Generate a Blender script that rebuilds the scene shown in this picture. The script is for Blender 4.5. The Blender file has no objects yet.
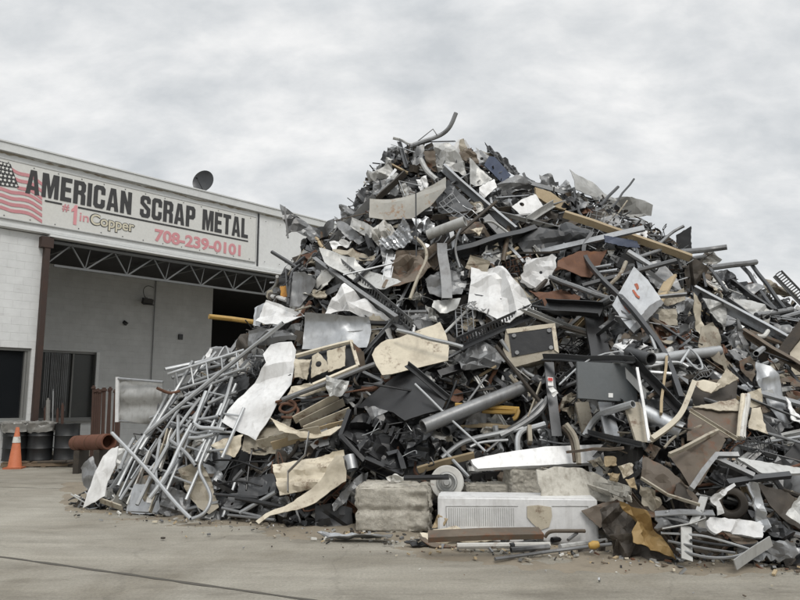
import bpy, bmesh, math, random
from math import sin, cos, pi, radians, sqrt, atan2
from mathutils import Vector, Matrix, noise
from mathutils.geometry import delaunay_2d_cdt
random.seed(11)
R = random.Random(5)
sc = bpy.context.scene
col = sc.collection

# ------------------------------------------------------------ camera
F = 700.0; TH = math.atan(100/700.0); CH = 1.6
CAM = Vector((0, 0, CH))
FW = Vector((0, cos(TH), sin(TH))); UP = Vector((0, -sin(TH), cos(TH))); RT = Vector((1, 0, 0))
def ray(px, py): return (FW + RT*((px-400)/F) + UP*((300-py)/F)).normalized()
def proj(p):
    d = p-CAM; z = d.dot(FW)
    if z < .1: return None
    return (400+F*d.dot(RT)/z, 300-F*d.dot(UP)/z)
def ground(px, py, z=0.0):
    d = ray(px, py); return CAM + d*((z-CH)/d.z)
def atY(px, py, Y):
    d = ray(px, py); return CAM + d*(Y/d.y)
cd = bpy.data.cameras.new('camera'); cam = bpy.data.objects.new('camera', cd); col.objects.link(cam)
cd.sensor_width = 36; cd.lens = F/800*36; cd.clip_end = 3000
cam.location = CAM; cam.rotation_euler = (pi/2+TH, 0, 0); sc.camera = cam

# ------------------------------------------------------------ tagging
def tag(o, label=None, cat=None, group=None, kind=None):
    if label: o['label'] = label
    if cat: o['category'] = cat
    if group: o['group'] = group
    if kind: o['kind'] = kind
    return o
def empty(name, loc, rz=0):
    o = bpy.data.objects.new(name, None); col.objects.link(o); o.location = loc; o.rotation_euler = (0, 0, rz)
    o.empty_display_size = .2
    return o

# ------------------------------------------------------------ materials
MATS = {}
def nd(nt, t, **kw):
    n = nt.nodes.new(t)
    for k, v in kw.items():
        if k in n.inputs: n.inputs[k].default_value = v
        else: setattr(n, k, v)
    return n
def mat(name, c, rough=.6, metal=0., dirt=(.08,.065,.05), amt=.35, scale=2.5, bump=.15, spots=None, spot_amt=.5, streak=.0):
    m = bpy.data.materials.new(name); m.use_nodes = True; nt = m.node_tree; L = nt.links
    b = nt.nodes['Principled BSDF']
    tc = nd(nt, 'ShaderNodeTexCoord'); oi = nd(nt, 'ShaderNodeObjectInfo')
    off = nd(nt, 'ShaderNodeVectorMath', operation='ADD'); L.new(tc.outputs['Object'], off.inputs[0])
    cmb = nd(nt, 'ShaderNodeMath', operation='MULTIPLY'); cmb.inputs[1].default_value = 37.
    L.new(oi.outputs['Random'], cmb.inputs[0]); L.new(cmb.outputs[0], off.inputs[1])
    n1 = nd(nt, 'ShaderNodeTexNoise', Scale=scale, Detail=7., Roughness=.68, Distortion=.4); L.new(off.outputs[0], n1.inputs['Vector'])
    r1 = nd(nt, 'ShaderNodeMapRange'); r1.inputs[1].default_value = .48; r1.inputs[2].default_value = .8; r1.inputs[4].default_value = amt*.8
    L.new(n1.outputs['Fac'], r1.inputs[0])
    # overall tone by object
    hv = nd(nt, 'ShaderNodeMapRange'); hv.inputs[3].default_value = .78; hv.inputs[4].default_value = 1.15; L.new(oi.outputs['Random'], hv.inputs[0])
    hs = nd(nt, 'ShaderNodeHueSaturation'); hs.inputs['Color'].default_value = (*c, 1); L.new(hv.outputs[0], hs.inputs['Value'])
    mx = nd(nt, 'ShaderNodeMix', data_type='RGBA'); L.new(r1.outputs[0], mx.inputs[0]); L.new(hs.outputs[0], mx.inputs[6]); mx.inputs[7].default_value = (*dirt, 1)
    outc = mx.outputs[2]
    n2 = nd(nt, 'ShaderNodeTexNoise', Scale=scale*11, Detail=5., Roughness=.7); L.new(off.outputs[0], n2.inputs['Vector'])
    r2 = nd(nt, 'ShaderNodeMapRange'); r2.inputs[1].default_value = .3; r2.inputs[2].default_value = .7; r2.inputs[3].default_value = .9; r2.inputs[4].default_value = 1.07
    L.new(n2.outputs['Fac'], r2.inputs[0])
    ml = nd(nt, 'ShaderNodeMix', data_type='RGBA', blend_type='MULTIPLY'); ml.inputs[0].default_value = .8
    L.new(outc, ml.inputs[6]); L.new(r2.outputs[0], ml.inputs[7]); outc = ml.outputs[2]
    if streak > 0:
        mp = nd(nt, 'ShaderNodeMapping'); mp.inputs['Scale'].default_value = (9, 9, .9); L.new(off.outputs[0], mp.inputs[0])
        n4 = nd(nt, 'ShaderNodeTexNoise', Scale=2., Detail=4.); L.new(mp.outputs[0], n4.inputs['Vector'])
        r4 = nd(nt, 'ShaderNodeMapRange'); r4.inputs[1].default_value = .52; r4.inputs[2].default_value = .75; r4.inputs[4].default_value = streak
        L.new(n4.outputs['Fac'], r4.inputs[0])
        m4 = nd(nt, 'ShaderNodeMix', data_type='RGBA'); L.new(r4.outputs[0], m4.inputs[0]); L.new(outc, m4.inputs[6]); m4.inputs[7].default_value = (*dirt, 1); outc = m4.outputs[2]
    if spots:
        n3 = nd(nt, 'ShaderNodeTexNoise', Scale=scale*2.2, Detail=8., Roughness=.75); L.new(off.outputs[0], n3.inputs['Vector'])
        r3 = nd(nt, 'ShaderNodeMapRange'); r3.inputs[1].default_value = .56-.1*spot_amt; r3.inputs[2].default_value = .66-.06*spot_amt; r3.inputs[4].default_value = .9
        L.new(n3.outputs['Fac'], r3.inputs[0])
        m3 = nd(nt, 'ShaderNodeMix', data_type='RGBA'); L.new(r3.outputs[0], m3.inputs[0]); L.new(outc, m3.inputs[6]); m3.inputs[7].default_value = (*spots, 1); outc = m3.outputs[2]
        if metal > 0:
            iv = nd(nt, 'ShaderNodeMapRange'); iv.inputs[3].default_value = metal; iv.inputs[4].default_value = 0; L.new(r3.outputs[0], iv.inputs[0]); L.new(iv.outputs[0], b.inputs['Metallic'])
    L.new(outc, b.inputs['Base Color'])
    if not (spots and metal > 0): b.inputs['Metallic'].default_value = metal
    rr = nd(nt, 'ShaderNodeMapRange'); rr.inputs[3].default_value = max(.05, rough-.12); rr.inputs[4].default_value = min(1, rough+.2)
    L.new(n1.outputs['Fac'], rr.inputs[0]); L.new(rr.outputs[0], b.inputs['Roughness'])
    if bump:
        bp = nd(nt, 'ShaderNodeBump', Strength=bump, Distance=.02)
        n5 = nd(nt, 'ShaderNodeTexNoise', Scale=scale*3, Detail=4.); L.new(off.outputs[0], n5.inputs['Vector'])
        L.new(n5.outputs['Fac'], bp.inputs['Height']); L.new(bp.outputs[0], b.inputs['Normal'])
    MATS[name] = m
    return m
RUST = (.13, .055, .025)
mat('galvanised', (.41,.42,.43), .36, .8, (.17,.16,.145), .6, 1.6, .12, streak=.35)
mat('bright_tube', (.42,.43,.435), .42, .6, (.2,.19,.17), .5, 3., .1)
mat('light_grey', (.44,.44,.425), .42, .3, (.15,.14,.12), .75, 1.7, .15, streak=.45)
mat('white', (.74,.74,.735), .36, 0, (.27,.25,.225), .8, 1.4, .08, streak=.3)
mat('dirty_white', (.56,.55,.515), .45, 0, (.22,.19,.16), .75, 1.6, .15, spots=(.16,.09,.05), spot_amt=.1)
mat('cream', (.53,.475,.37), .45, 0, (.17,.13,.09), .95, 1.7, .1, spots=(.13,.08,.045), spot_amt=.15)
mat('beige', (.34,.305,.24), .6, 0, (.14,.11,.08), .6, 2.5, .35, spots=(.12,.07,.04), spot_amt=.2)
mat('tan', (.37,.29,.18), .75, 0, (.12,.08,.05), .5, 3., .3)
mat('brown', (.105,.082,.06), .6, .1, (.24,.19,.14), .8, 1.8, .2, spots=RUST, spot_amt=.2)
mat('dark_brown', (.048,.04,.032), .6, .2, (.13,.10,.07), .8, 2., .3)
mat('rust', (.11,.052,.030), .8, 0, (.05,.03,.022), .6, 3., .3, spots=(.16,.07,.03), spot_amt=.2)
mat('mid_grey', (.215,.218,.22), .4, .55, (.06,.05,.042), .9, 1.8, .12, streak=.3)
mat('dark_grey', (.055,.057,.06), .38, .45, (.10,.09,.08), .45, 1.8, .12)
mat('black', (.013,.013,.014), .30, 0, (.05,.046,.042), .4, 2.5, .15)
mat('blue', (.022,.036,.075), .5, .1, (.02,.025,.04), .6, 3., .25)
mat('ochre', (.36,.22,.05), .55, 0, (.14,.08,.03), .6, 4., .2)
mat('yellow_leather', (.33,.215,.08), .6, 0, (.2,.13,.05), .6, 3., .3)
mat('grey_paint', (.105,.115,.12), .5, .1, (.13,.12,.11), .3, 2., .1)
mat('rusty_grey', (.33,.32,.29), .55, .2, (.2,.16,.11), .5, 1.6, .25, spots=(.24,.12,.04), spot_amt=.18)
mat('tank_orange', (.15,.06,.035), .7, 0, (.09,.04,.025), .8, 4., .3)
mat('orange', (.48,.14,.06), .6, 0, (.15,.06,.03), .7, 3., .2)
mat('plastic_bag', (.22,.215,.20), .35, 0, (.3,.28,.24), .5, 4., .5)
mat('red_paint', (.38,.10,.05), .6, 0, (.4,.2,.05), .3, 4., 0)
mat('red_label', (.5,.06,.05), .5, 0, (.4,.1,.1), .2, 4., 0)
mat('dark_column', (.035,.02,.015), .6, .0, (.09,.04,.02), .5, 3., .2)
mat('building_white', (.69,.70,.695), .6, 0, (.55,.54,.5), .35, .8, .05, streak=.15)
mat('sign_white', (.70,.70,.67), .5, 0, (.58,.56,.5), .35, 1.2, .03, streak=.1)
mat('coping', (.58,.59,.58), .5, .3, (.3,.29,.27), .4, 1.5, .1)
mat('faded_black', (.035,.035,.036), .6, 0, (.10,.10,.10), .5, 4., .05)
mat('faded_pink', (.58,.25,.27), .6, 0, (.62,.4,.4), .5, 4., .05)
mat('gold_outline', (.60,.56,.44), .6, 0, (.5,.46,.36), .4, 4., .0)
mat('truss_steel', (.13,.134,.134), .55, .2, (.1,.09,.08), .4, 3., .1)
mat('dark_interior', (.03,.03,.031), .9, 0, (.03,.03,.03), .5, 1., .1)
mat('window_dark', (.012,.014,.016), .12, 0, (.02,.02,.02), .2, 1., .0)
mat('window_pane', (.05,.053,.05), .3, 0, (.09,.085,.075), .6, 1.5, .0)
mat('window_frame', (.22,.22,.21), .5, .3, (.1,.1,.09), .4, 3., .0)
mat('pile_core', (.022,.020,.018), .9, 0, (.04,.032,.025), .6, 1.2, .8)  # near-black base colour stands in for the shade between the pieces
mat('drum_black', (.012,.013,.014), .45, 0, (.04,.038,.035), .4, 2., .2)
mat('timber', (.16,.12,.08), .85, 0, (.07,.055,.04), .6, 4., .4)
mat('weathered_wood', (.44,.42,.37), .9, 0, (.18,.155,.12), .7, 5., .8, streak=.7)
mat('sticker', (.8,.8,.78), .5, 0, (.6,.6,.55), .2, 3., 0)
mat('orange_pattern', (.55,.28,.06), .6, 0, (.3,.03,.02), .9, 9., .1)

def concrete_mat():
    m = bpy.data.materials.new('concrete_block'); m.use_nodes = True; nt = m.node_tree; L = nt.links; b = nt.nodes['Principled BSDF']
    tc = nd(nt, 'ShaderNodeTexCoord')
    n1 = nd(nt, 'ShaderNodeTexNoise', Scale=3., Detail=8., Roughness=.7); L.new(tc.outputs['Object'], n1.inputs['Vector'])
    cr = nd(nt, 'ShaderNodeValToRGB'); L.new(n1.outputs['Fac'], cr.inputs[0])
    cr.color_ramp.elements[0].position = .3; cr.color_ramp.elements[0].color = (.33,.305,.255,1); cr.color_ramp.elements[1].position = .7; cr.color_ramp.elements[1].color = (.62,.585,.51,1)
    n2 = nd(nt, 'ShaderNodeTexNoise', Scale=26., Detail=8., Roughness=.8); L.new(tc.outputs['Object'], n2.inputs['Vector'])
    mm = nd(nt, 'ShaderNodeMix', data_type='RGBA', blend_type='OVERLAY'); mm.inputs[0].default_value = .7; L.new(cr.outputs[0], mm.inputs[6]); L.new(n2.outputs['Fac'], mm.inputs[7])
    L.new(mm.outputs[2], b.inputs['Base Color']); b.inputs['Roughness'].default_value = .95
    bp = nd(nt, 'ShaderNodeBump', Strength=.9, Distance=.03); L.new(n2.outputs['Fac'], bp.inputs['Height']); L.new(bp.outputs[0], b.inputs['Normal'])
    MATS['concrete'] = m
concrete_mat()
mat('dark_rust', (.065,.034,.024), .85, 0, (.03,.02,.016), .6, 4., .3)

def ground_mat():
    m = bpy.data.materials.new('yard_concrete'); m.use_nodes = True; nt = m.node_tree; L = nt.links; b = nt.nodes['Principled BSDF']
    tc = nd(nt, 'ShaderNodeTexCoord'); O = tc.outputs['Object']
    n1 = nd(nt, 'ShaderNodeTexNoise', Scale=.32, Detail=9., Roughness=.66, Distortion=.6); L.new(O, n1.inputs['Vector'])
    cr = nd(nt, 'ShaderNodeValToRGB'); L.new(n1.outputs['Fac'], cr.inputs[0]); e = cr.color_ramp.elements
    e[0].position = .33; e[0].color = (.172,.153,.118,1); e[1].position = .66; e[1].color = (.335,.315,.268,1)
    x = e.new(.5); x.color = (.265,.245,.203,1)
    mp = nd(nt, 'ShaderNodeMapping'); mp.inputs['Scale'].default_value = (.35, 2.2, 1); mp.inputs['Rotation'].default_value = (0, 0, .16); L.new(O, mp.inputs[0])
    n2 = nd(nt, 'ShaderNodeTexNoise', Scale=1.1, Detail=7., Roughness=.7, Distortion=.3); L.new(mp.outputs[0], n2.inputs['Vector'])
    r2 = nd(nt, 'ShaderNodeMapRange'); r2.inputs[1].default_value = .3; r2.inputs[2].default_value = .72; r2.inputs[3].default_value = .78; r2.inputs[4].default_value = 1.14; L.new(n2.outputs['Fac'], r2.inputs[0])
    m1 = nd(nt, 'ShaderNodeMix', data_type='RGBA', blend_type='MULTIPLY'); m1.inputs[0].default_value = 1; L.new(cr.outputs[0], m1.inputs[6]); L.new(r2.outputs[0], m1.inputs[7])
    n3 = nd(nt, 'ShaderNodeTexNoise', Scale=38., Detail=6., Roughness=.8); L.new(O, n3.inputs['Vector'])
    r3 = nd(nt, 'ShaderNodeMapRange'); r3.inputs[1].default_value = .3; r3.inputs[2].default_value = .7; r3.inputs[3].default_value = .70; r3.inputs[4].default_value = 1.27; L.new(n3.outputs['Fac'], r3.inputs[0])
    m2 = nd(nt, 'ShaderNodeMix', data_type='RGBA', blend_type='MULTIPLY'); m2.inputs[0].default_value = 1; L.new(m1.outputs[2], m2.inputs[6]); L.new(r3.outputs[0], m2.inputs[7])
    # thin wandering cracks
    nw = nd(nt, 'ShaderNodeTexNoise', Scale=1.3, Detail=4.); L.new(O, nw.inputs['Vector'])
    va = nd(nt, 'ShaderNodeVectorMath', operation='MULTIPLY_ADD'); L.new(nw.outputs['Color'], va.inputs[0]); va.inputs[1].default_value = (.8,.8,0); L.new(O, va.inputs[2])
    vo = nd(nt, 'ShaderNodeTexVoronoi', feature='DISTANCE_TO_EDGE', Scale=.3); L.new(va.outputs[0], vo.inputs['Vector'])
    rc = nd(nt, 'ShaderNodeMapRange'); rc.inputs[1].default_value = .001; rc.inputs[2].default_value = .006; rc.inputs[3].default_value = .75; rc.inputs[4].default_value = 1; L.new(vo.outputs['Distance'], rc.inputs[0])
    m3 = nd(nt, 'ShaderNodeMix', data_type='RGBA', blend_type='MULTIPLY'); m3.inputs[0].default_value = .5; L.new(m2.outputs[2], m3.inputs[6]); L.new(rc.outputs[0], m3.inputs[7])
    # dark oil stains
    n5 = nd(nt, 'ShaderNodeTexNoise', Scale=.8, Detail=8., Roughness=.75); 
    mp5 = nd(nt, 'ShaderNodeMapping'); mp5.inputs['Location'].default_value = (7.3, 2.2, 0); mp5.inputs['Scale'].default_value = (.6, 1.6, 1); L.new(O, mp5.inputs[0]); L.new(mp5.outputs[0], n5.inputs['Vector'])
    r5 = nd(nt, 'ShaderNodeMapRange'); r5.inputs[1].default_value = .52; r5.inputs[2].default_value = .70; r5.inputs[4].default_value = .68; L.new(n5.outputs['Fac'], r5.inputs[0])
    m5 = nd(nt, 'ShaderNodeMix', data_type='RGBA'); L.new(r5.outputs[0], m5.inputs[0]); L.new(m3.outputs[2], m5.inputs[6]); m5.inputs[7].default_value = (.10,.088,.068,1)
    L.new(m5.outputs[2], b.inputs['Base Color']); b.inputs['Roughness'].default_value = .88
    ad = nd(nt, 'ShaderNodeMath', operation='ADD'); L.new(n3.outputs['Fac'], ad.inputs[0]); L.new(n2.outputs['Fac'], ad.inputs[1])
    bp = nd(nt, 'ShaderNodeBump', Strength=.45, Distance=.02); L.new(ad.outputs[0], bp.inputs['Height']); L.new(bp.outputs[0], b.inputs['Normal'])
    MATS['yard'] = m
ground_mat()
mat('soil', (.19,.162,.122), .95, 0, (.09,.074,.053), .9, 2.2, .8)

def block_wall_mat(key='block_wall', k=1.):
    m = bpy.data.materials.new('painted_block'); m.use_nodes = True; nt = m.node_tree; L = nt.links; b = nt.nodes['Principled BSDF']
    tc = nd(nt, 'ShaderNodeTexCoord'); sp = nd(nt, 'ShaderNodeSeparateXYZ'); L.new(tc.outputs['Object'], sp.inputs[0])
    cb = nd(nt, 'ShaderNodeCombineXYZ'); L.new(sp.outputs[0], cb.inputs[0]); L.new(sp.outputs[2], cb.inputs[1])
    br = nd(nt, 'ShaderNodeTexBrick', offset=.5); L.new(cb.outputs[0], br.inputs['Vector'])
    br.inputs['Scale'].default_value = 1; br.inputs['Brick Width'].default_value = .41; br.inputs['Row Height'].default_value = .205; br.inputs['Mortar Size'].default_value = .006
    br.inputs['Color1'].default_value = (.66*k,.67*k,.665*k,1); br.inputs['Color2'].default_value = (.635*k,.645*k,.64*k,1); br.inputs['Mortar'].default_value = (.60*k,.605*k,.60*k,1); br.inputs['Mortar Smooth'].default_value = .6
    n1 = nd(nt, 'ShaderNodeTexNoise', Scale=.9, Detail=8., Roughness=.7); L.new(tc.outputs['Object'], n1.inputs['Vector'])
    r1 = nd(nt, 'ShaderNodeMapRange'); r1.inputs[1].default_value = .3; r1.inputs[2].default_value = .7; r1.inputs[3].default_value = .82; r1.inputs[4].default_value = 1.1; L.new(n1.outputs['Fac'], r1.inputs[0])
    mx = nd(nt, 'ShaderNodeMix', data_type='RGBA', blend_type='MULTIPLY'); mx.inputs[0].default_value = 1; L.new(br.outputs['Color'], mx.inputs[6]); L.new(r1.outputs[0], mx.inputs[7])
    # horizontal chipped joints
    mp = nd(nt, 'ShaderNodeMapping'); mp.inputs['Scale'].default_value = (1.3, 1, 9); L.new(tc.outputs['Object'], mp.inputs[0])
    n2 = nd(nt, 'ShaderNodeTexNoise', Scale=1.5, Detail=5.); L.new(mp.outputs[0], n2.inputs['Vector'])
    r2 = nd(nt, 'ShaderNodeMapRange'); r2.inputs[1].default_value = .66; r2.inputs[2].default_value = .74; r2.inputs[4].default_value = .45; L.new(n2.outputs['Fac'], r2.inputs[0])
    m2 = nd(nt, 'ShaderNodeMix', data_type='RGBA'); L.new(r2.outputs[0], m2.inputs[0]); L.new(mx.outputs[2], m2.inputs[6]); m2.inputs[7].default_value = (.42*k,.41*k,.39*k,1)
    L.new(m2.outputs[2], b.inputs['Base Color']); b.inputs['Roughness'].default_value = .75
    bp = nd(nt, 'ShaderNodeBump', Strength=.5, Distance=.01); L.new(br.outputs['Fac'], bp.inputs['Height']); bp.invert = True; L.new(bp.outputs[0], b.inputs['Normal'])
    MATS[key] = m
block_wall_mat(); block_wall_mat('shaded_block_wall', .88)  # second copy is the same paint, darkened to put the recess's shade into it

# ------------------------------------------------------------ mesh building
class MB:
    def __init__(s): s.v = []; s.f = []; s.m = []
    def add(s, vs, fs, mi=0):
        n = len(s.v); s.v += [Vector(v) for v in vs]; s.f += [tuple(i+n for i in f) for f in fs]; s.m += [mi]*len(fs)
        return s
    def box(s, c, size, M=None, mi=0):
        x, y, z = size[0]/2, size[1]/2, size[2]/2; c = Vector(c)
        vs = [Vector((a*x, b*y, d*z)) for a in (-1, 1) for b in (-1, 1) for d in (-1, 1)]
        if M is not None: vs = [M @ v for v in vs]
        return s.add([c+v for v in vs], [(0,1,3,2),(4,6,7,5),(0,4,5,1),(2,3,7,6),(0,2,6,4),(1,5,7,3)], mi)
    def lathe(s, c, prof, n=20, axis=None, mi=0, arc=2*pi, cap=False):
        c = Vector(c); ax = Vector(axis).normalized() if axis is not None else Vector((0,0,1)); a, b = perp(ax)
        vs = []; fs = []; k = len(prof)
        for i in range(n):
            t = arc*i/n
            for (r, h) in prof: vs.append(c+ax*h+(a*cos(t)+b*sin(t))*r)
        for i in range(n):
            j = (i+1) % n
            for q in range(k-1): fs.append((i*k+q, j*k+q, j*k+q+1, i*k+q+1))
        return s.add(vs, fs, mi)
    def sweep(s, path, prof, upv=None, closed=True, mi=0, cap=True):
        path = [Vector(p) for p in path]; n = len(path); k = len(prof); vs = []; fs = []
        prev = None
        for i, p in enumerate(path):
            if i == 0: t = path[1]-p
            elif i == n-1: t = p-path[-2]
            else: t = (path[i+1]-p).normalized()+(p-path[i-1]).normalized()
            if t.length < 1e-6: t = Vector((0,0,1))
            t.normalize()
            if prev is None:
                a = (upv or Vector((0,0,1))); a = a-t*a.dot(t)
                if a.length < .05: a = Vector((1,0,0)); a = a-t*a.dot(t)
            else: a = prev-t*prev.dot(t)
            if a.length < 1e-5: a = perp(t)[0]
            a.normalize(); prev = a; b = t.cross(a)
            for (u, w) in prof: vs.append(p+a*u+b*w)
        for i in range(n-1):
            for q in range(k if closed else k-1):
                r = (q+1) % k; fs.append((i*k+q, i*k+r, (i+1)*k+r, (i+1)*k+q))
        if cap: fs.append(tuple(range(k-1, -1, -1))); fs.append(tuple((n-1)*k+q for q in range(k)))
        return s.add(vs, fs, mi)
    def tube(s, path, r, seg=8, hollow=False, mi=0):
        c = [(r*cos(2*pi*i/seg), r*sin(2*pi*i/seg)) for i in range(seg)]
        if not hollow: return s.sweep(path, c, mi=mi)
        ci = [(a*.8, b*.8) for a, b in c]
        n0 = len(s.v); s.sweep(path, c, cap=False, mi=mi); k = len(path)*seg
        s.sweep(path, ci, cap=False, mi=mi); n1 = n0+k
        # flip inner
        cnt = (len(path)-1)*seg
        s.f[-cnt:] = [tuple(reversed(f)) for f in s.f[-cnt:]]
        for i in range(seg):
            j = (i+1) % seg
            s.f.append((n0+j, n0+i, n1+i, n1+j)); s.m.append(mi)
            e = (len(path)-1)*seg
            s.f.append((n0+e+i, n0+e+j, n1+e+j, n1+e+i)); s.m.append(mi)
        return s
    def build(s, name, mats, parent=None, smooth=True, loc=None, ang=38, world=True):
        me = bpy.data.meshes.new(name)
        if loc is None:
            if parent is None and s.v:
                loc = sum(s.v, Vector())/len(s.v); loc.z = min(v.z for v in s.v)
            else: loc = Vector((0,0,0))
        loc = Vector(loc)
        me.from_pydata([tuple(v-loc) for v in s.v], [], s.f)
        if not isinstance(mats, (list, tuple)): mats = [mats]
        for m in mats: me.materials.append(MATS[m])
        if len(mats) > 1: me.polygons.foreach_set('material_index', s.m)
        if smooth:
            me.polygons.foreach_set('use_smooth', [True]*len(me.polygons)); me.set_sharp_from_angle(angle=radians(ang))
        me.update()
        o = bpy.data.objects.new(name, me); col.objects.link(o)
        o.location = loc
        if parent is not None:
            o.parent = parent
            if world:   # vertices were given in world space
                M = Matrix.Translation(parent.location) @ parent.rotation_euler.to_matrix().to_4x4()
                o.matrix_parent_inverse = M.inverted()
        return o
def perp(t):
    a = Vector((0,0,1)).cross(t)
    if a.length < .05: a = Vector((1,0,0)).cross(t)
    a.normalize(); return a, t.cross(a)
def chaikin(p, it=2):
    p = [Vector(v) for v in p]
    if len(p) < 3: return p
    for _ in range(it):
        q = [p[0]]
        for a, b in zip(p[:-1], p[1:]): q += [a.lerp(b, .25), a.lerp(b, .75)]
        q[1:2] = []; q[-1:] = []
        q.append(p[-1]); p = q
    return p
def interp(tab, t):
    if t <= tab[0][0]: return tab[0][1:]
    for a, b in zip(tab[:-1], tab[1:]):
        if t <= b[0]:
            u = (t-a[0])/(b[0]-a[0]); return tuple(x+(y-x)*u for x, y in zip(a[1:], b[1:]))
    return tab[-1][1:]

# ------------------------------------------------------------ the heap's outline as a height function
RIDGE = [(80,508,10.8),(90,498,10.8),(110,474,11.2),(150,424,11.6),(190,380,12),(230,346,12.4),(262,312,12.7),(290,252,12.9),(330,232,13),(348,208,13.2),(366,176,13.4),
 (390,148,13.6),(440,138,13.7),(480,148,13.7),(515,176,13.6),(560,182,13.5),(600,194,13.3),(640,214,13),(690,250,12.8),(740,280,12.5),(800,302,12.2),(900,340,11.8),(1010,430,11.2),(1100,540,10)]
BASE = [(70,508),(90,509),(150,514),(190,518),(240,521),(290,526),(330,527),(350,524),(400,524),(440,526),(520,528),(596,530),(615,545),(640,556),(700,562),(800,566),(900,570),(1100,575)]
BASE0 = [(70,508),(90,509),(150,514),(190,518),(240,521),(290,527),(340,533),(400,540),(440,545),(520,551),(600,557),(640,560),(700,562),(800,566),(900,570),(1100,575)]
RT_T = []
for px, py, Y in RIDGE:
    p = atY(px, py, Y); RT_T.append((p.x/p.y, Y, max(.02, p.z)))
SB_T = []
for px, py in BASE0:
    p = ground(px, py); SB_T.append((p.x/p.y, p.y))
BT_T = []
for px, py in BASE:
    p = ground(px, py); BT_T.append((p.x/p.y, p.y))
def height(x, y):
    if y < 1: return 0
    t = x/y
    if t < RT_T[0][0]-.012 or t > RT_T[-1][0]+.05: return 0
    r, z = interp(RT_T, t); b = interp(BT_T, t)[0]
    fade = min(1, (t-RT_T[0][0]+.012)/.012, (RT_T[-1][0]+.05-t)/.05)
    if y < b: return 0
    w = r-b; s = (y-b)/w
    if s < 1: h = z*(1-(1-s)**1.35)**.9 if s > 0 else 0
    elif s < 1.15: h = z
    else: h = max(0, z*(1-(s-1.15)/1.1))
    return h*max(0, fade)
def atp(px, py, lift=0.):
    """point of the heap's surface seen at a picture position, moved out towards the viewer by lift"""
    d = ray(px, py); best = None; last = 0
    k = 5.0
    while k < 17:
        p = CAM+d*k
        g = p.z-height(p.x, p.y)
        if g < 0 and p.y > 4:
            return CAM+d*(k-.025-lift)
        if p.z < 0: return CAM+d*(k-.03-lift)
        if p.y > 8.5:
            if best is None or g < best[0]: best = (g, k)
        k += .05
    return CAM+d*(best[1]-lift)
def depth(p): return (p-CAM).length
def behind(p):
    """how deep a point is inside the heap"""
    return height(p.x, p.y)-p.z

# ------------------------------------------------------------ screen mask of the hand-placed pieces, so loose filler never hides them
CELL = 4; MASK = {}
def mput(px, py, d):
    k = (int(px//CELL), int(py//CELL))
    if d < MASK.get(k, 1e9): MASK[k] = d
def inpoly(x, y, P):
    c = False; j = len(P)-1
    for i in range(len(P)):
        if (P[i][1] > y) != (P[j][1] > y) and x < (P[j][0]-P[i][0])*(y-P[i][1])/(P[j][1]-P[i][1])+P[i][0]: c = not c
        j = i
    return c
LM = []   # (phrase, px, py)

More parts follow.
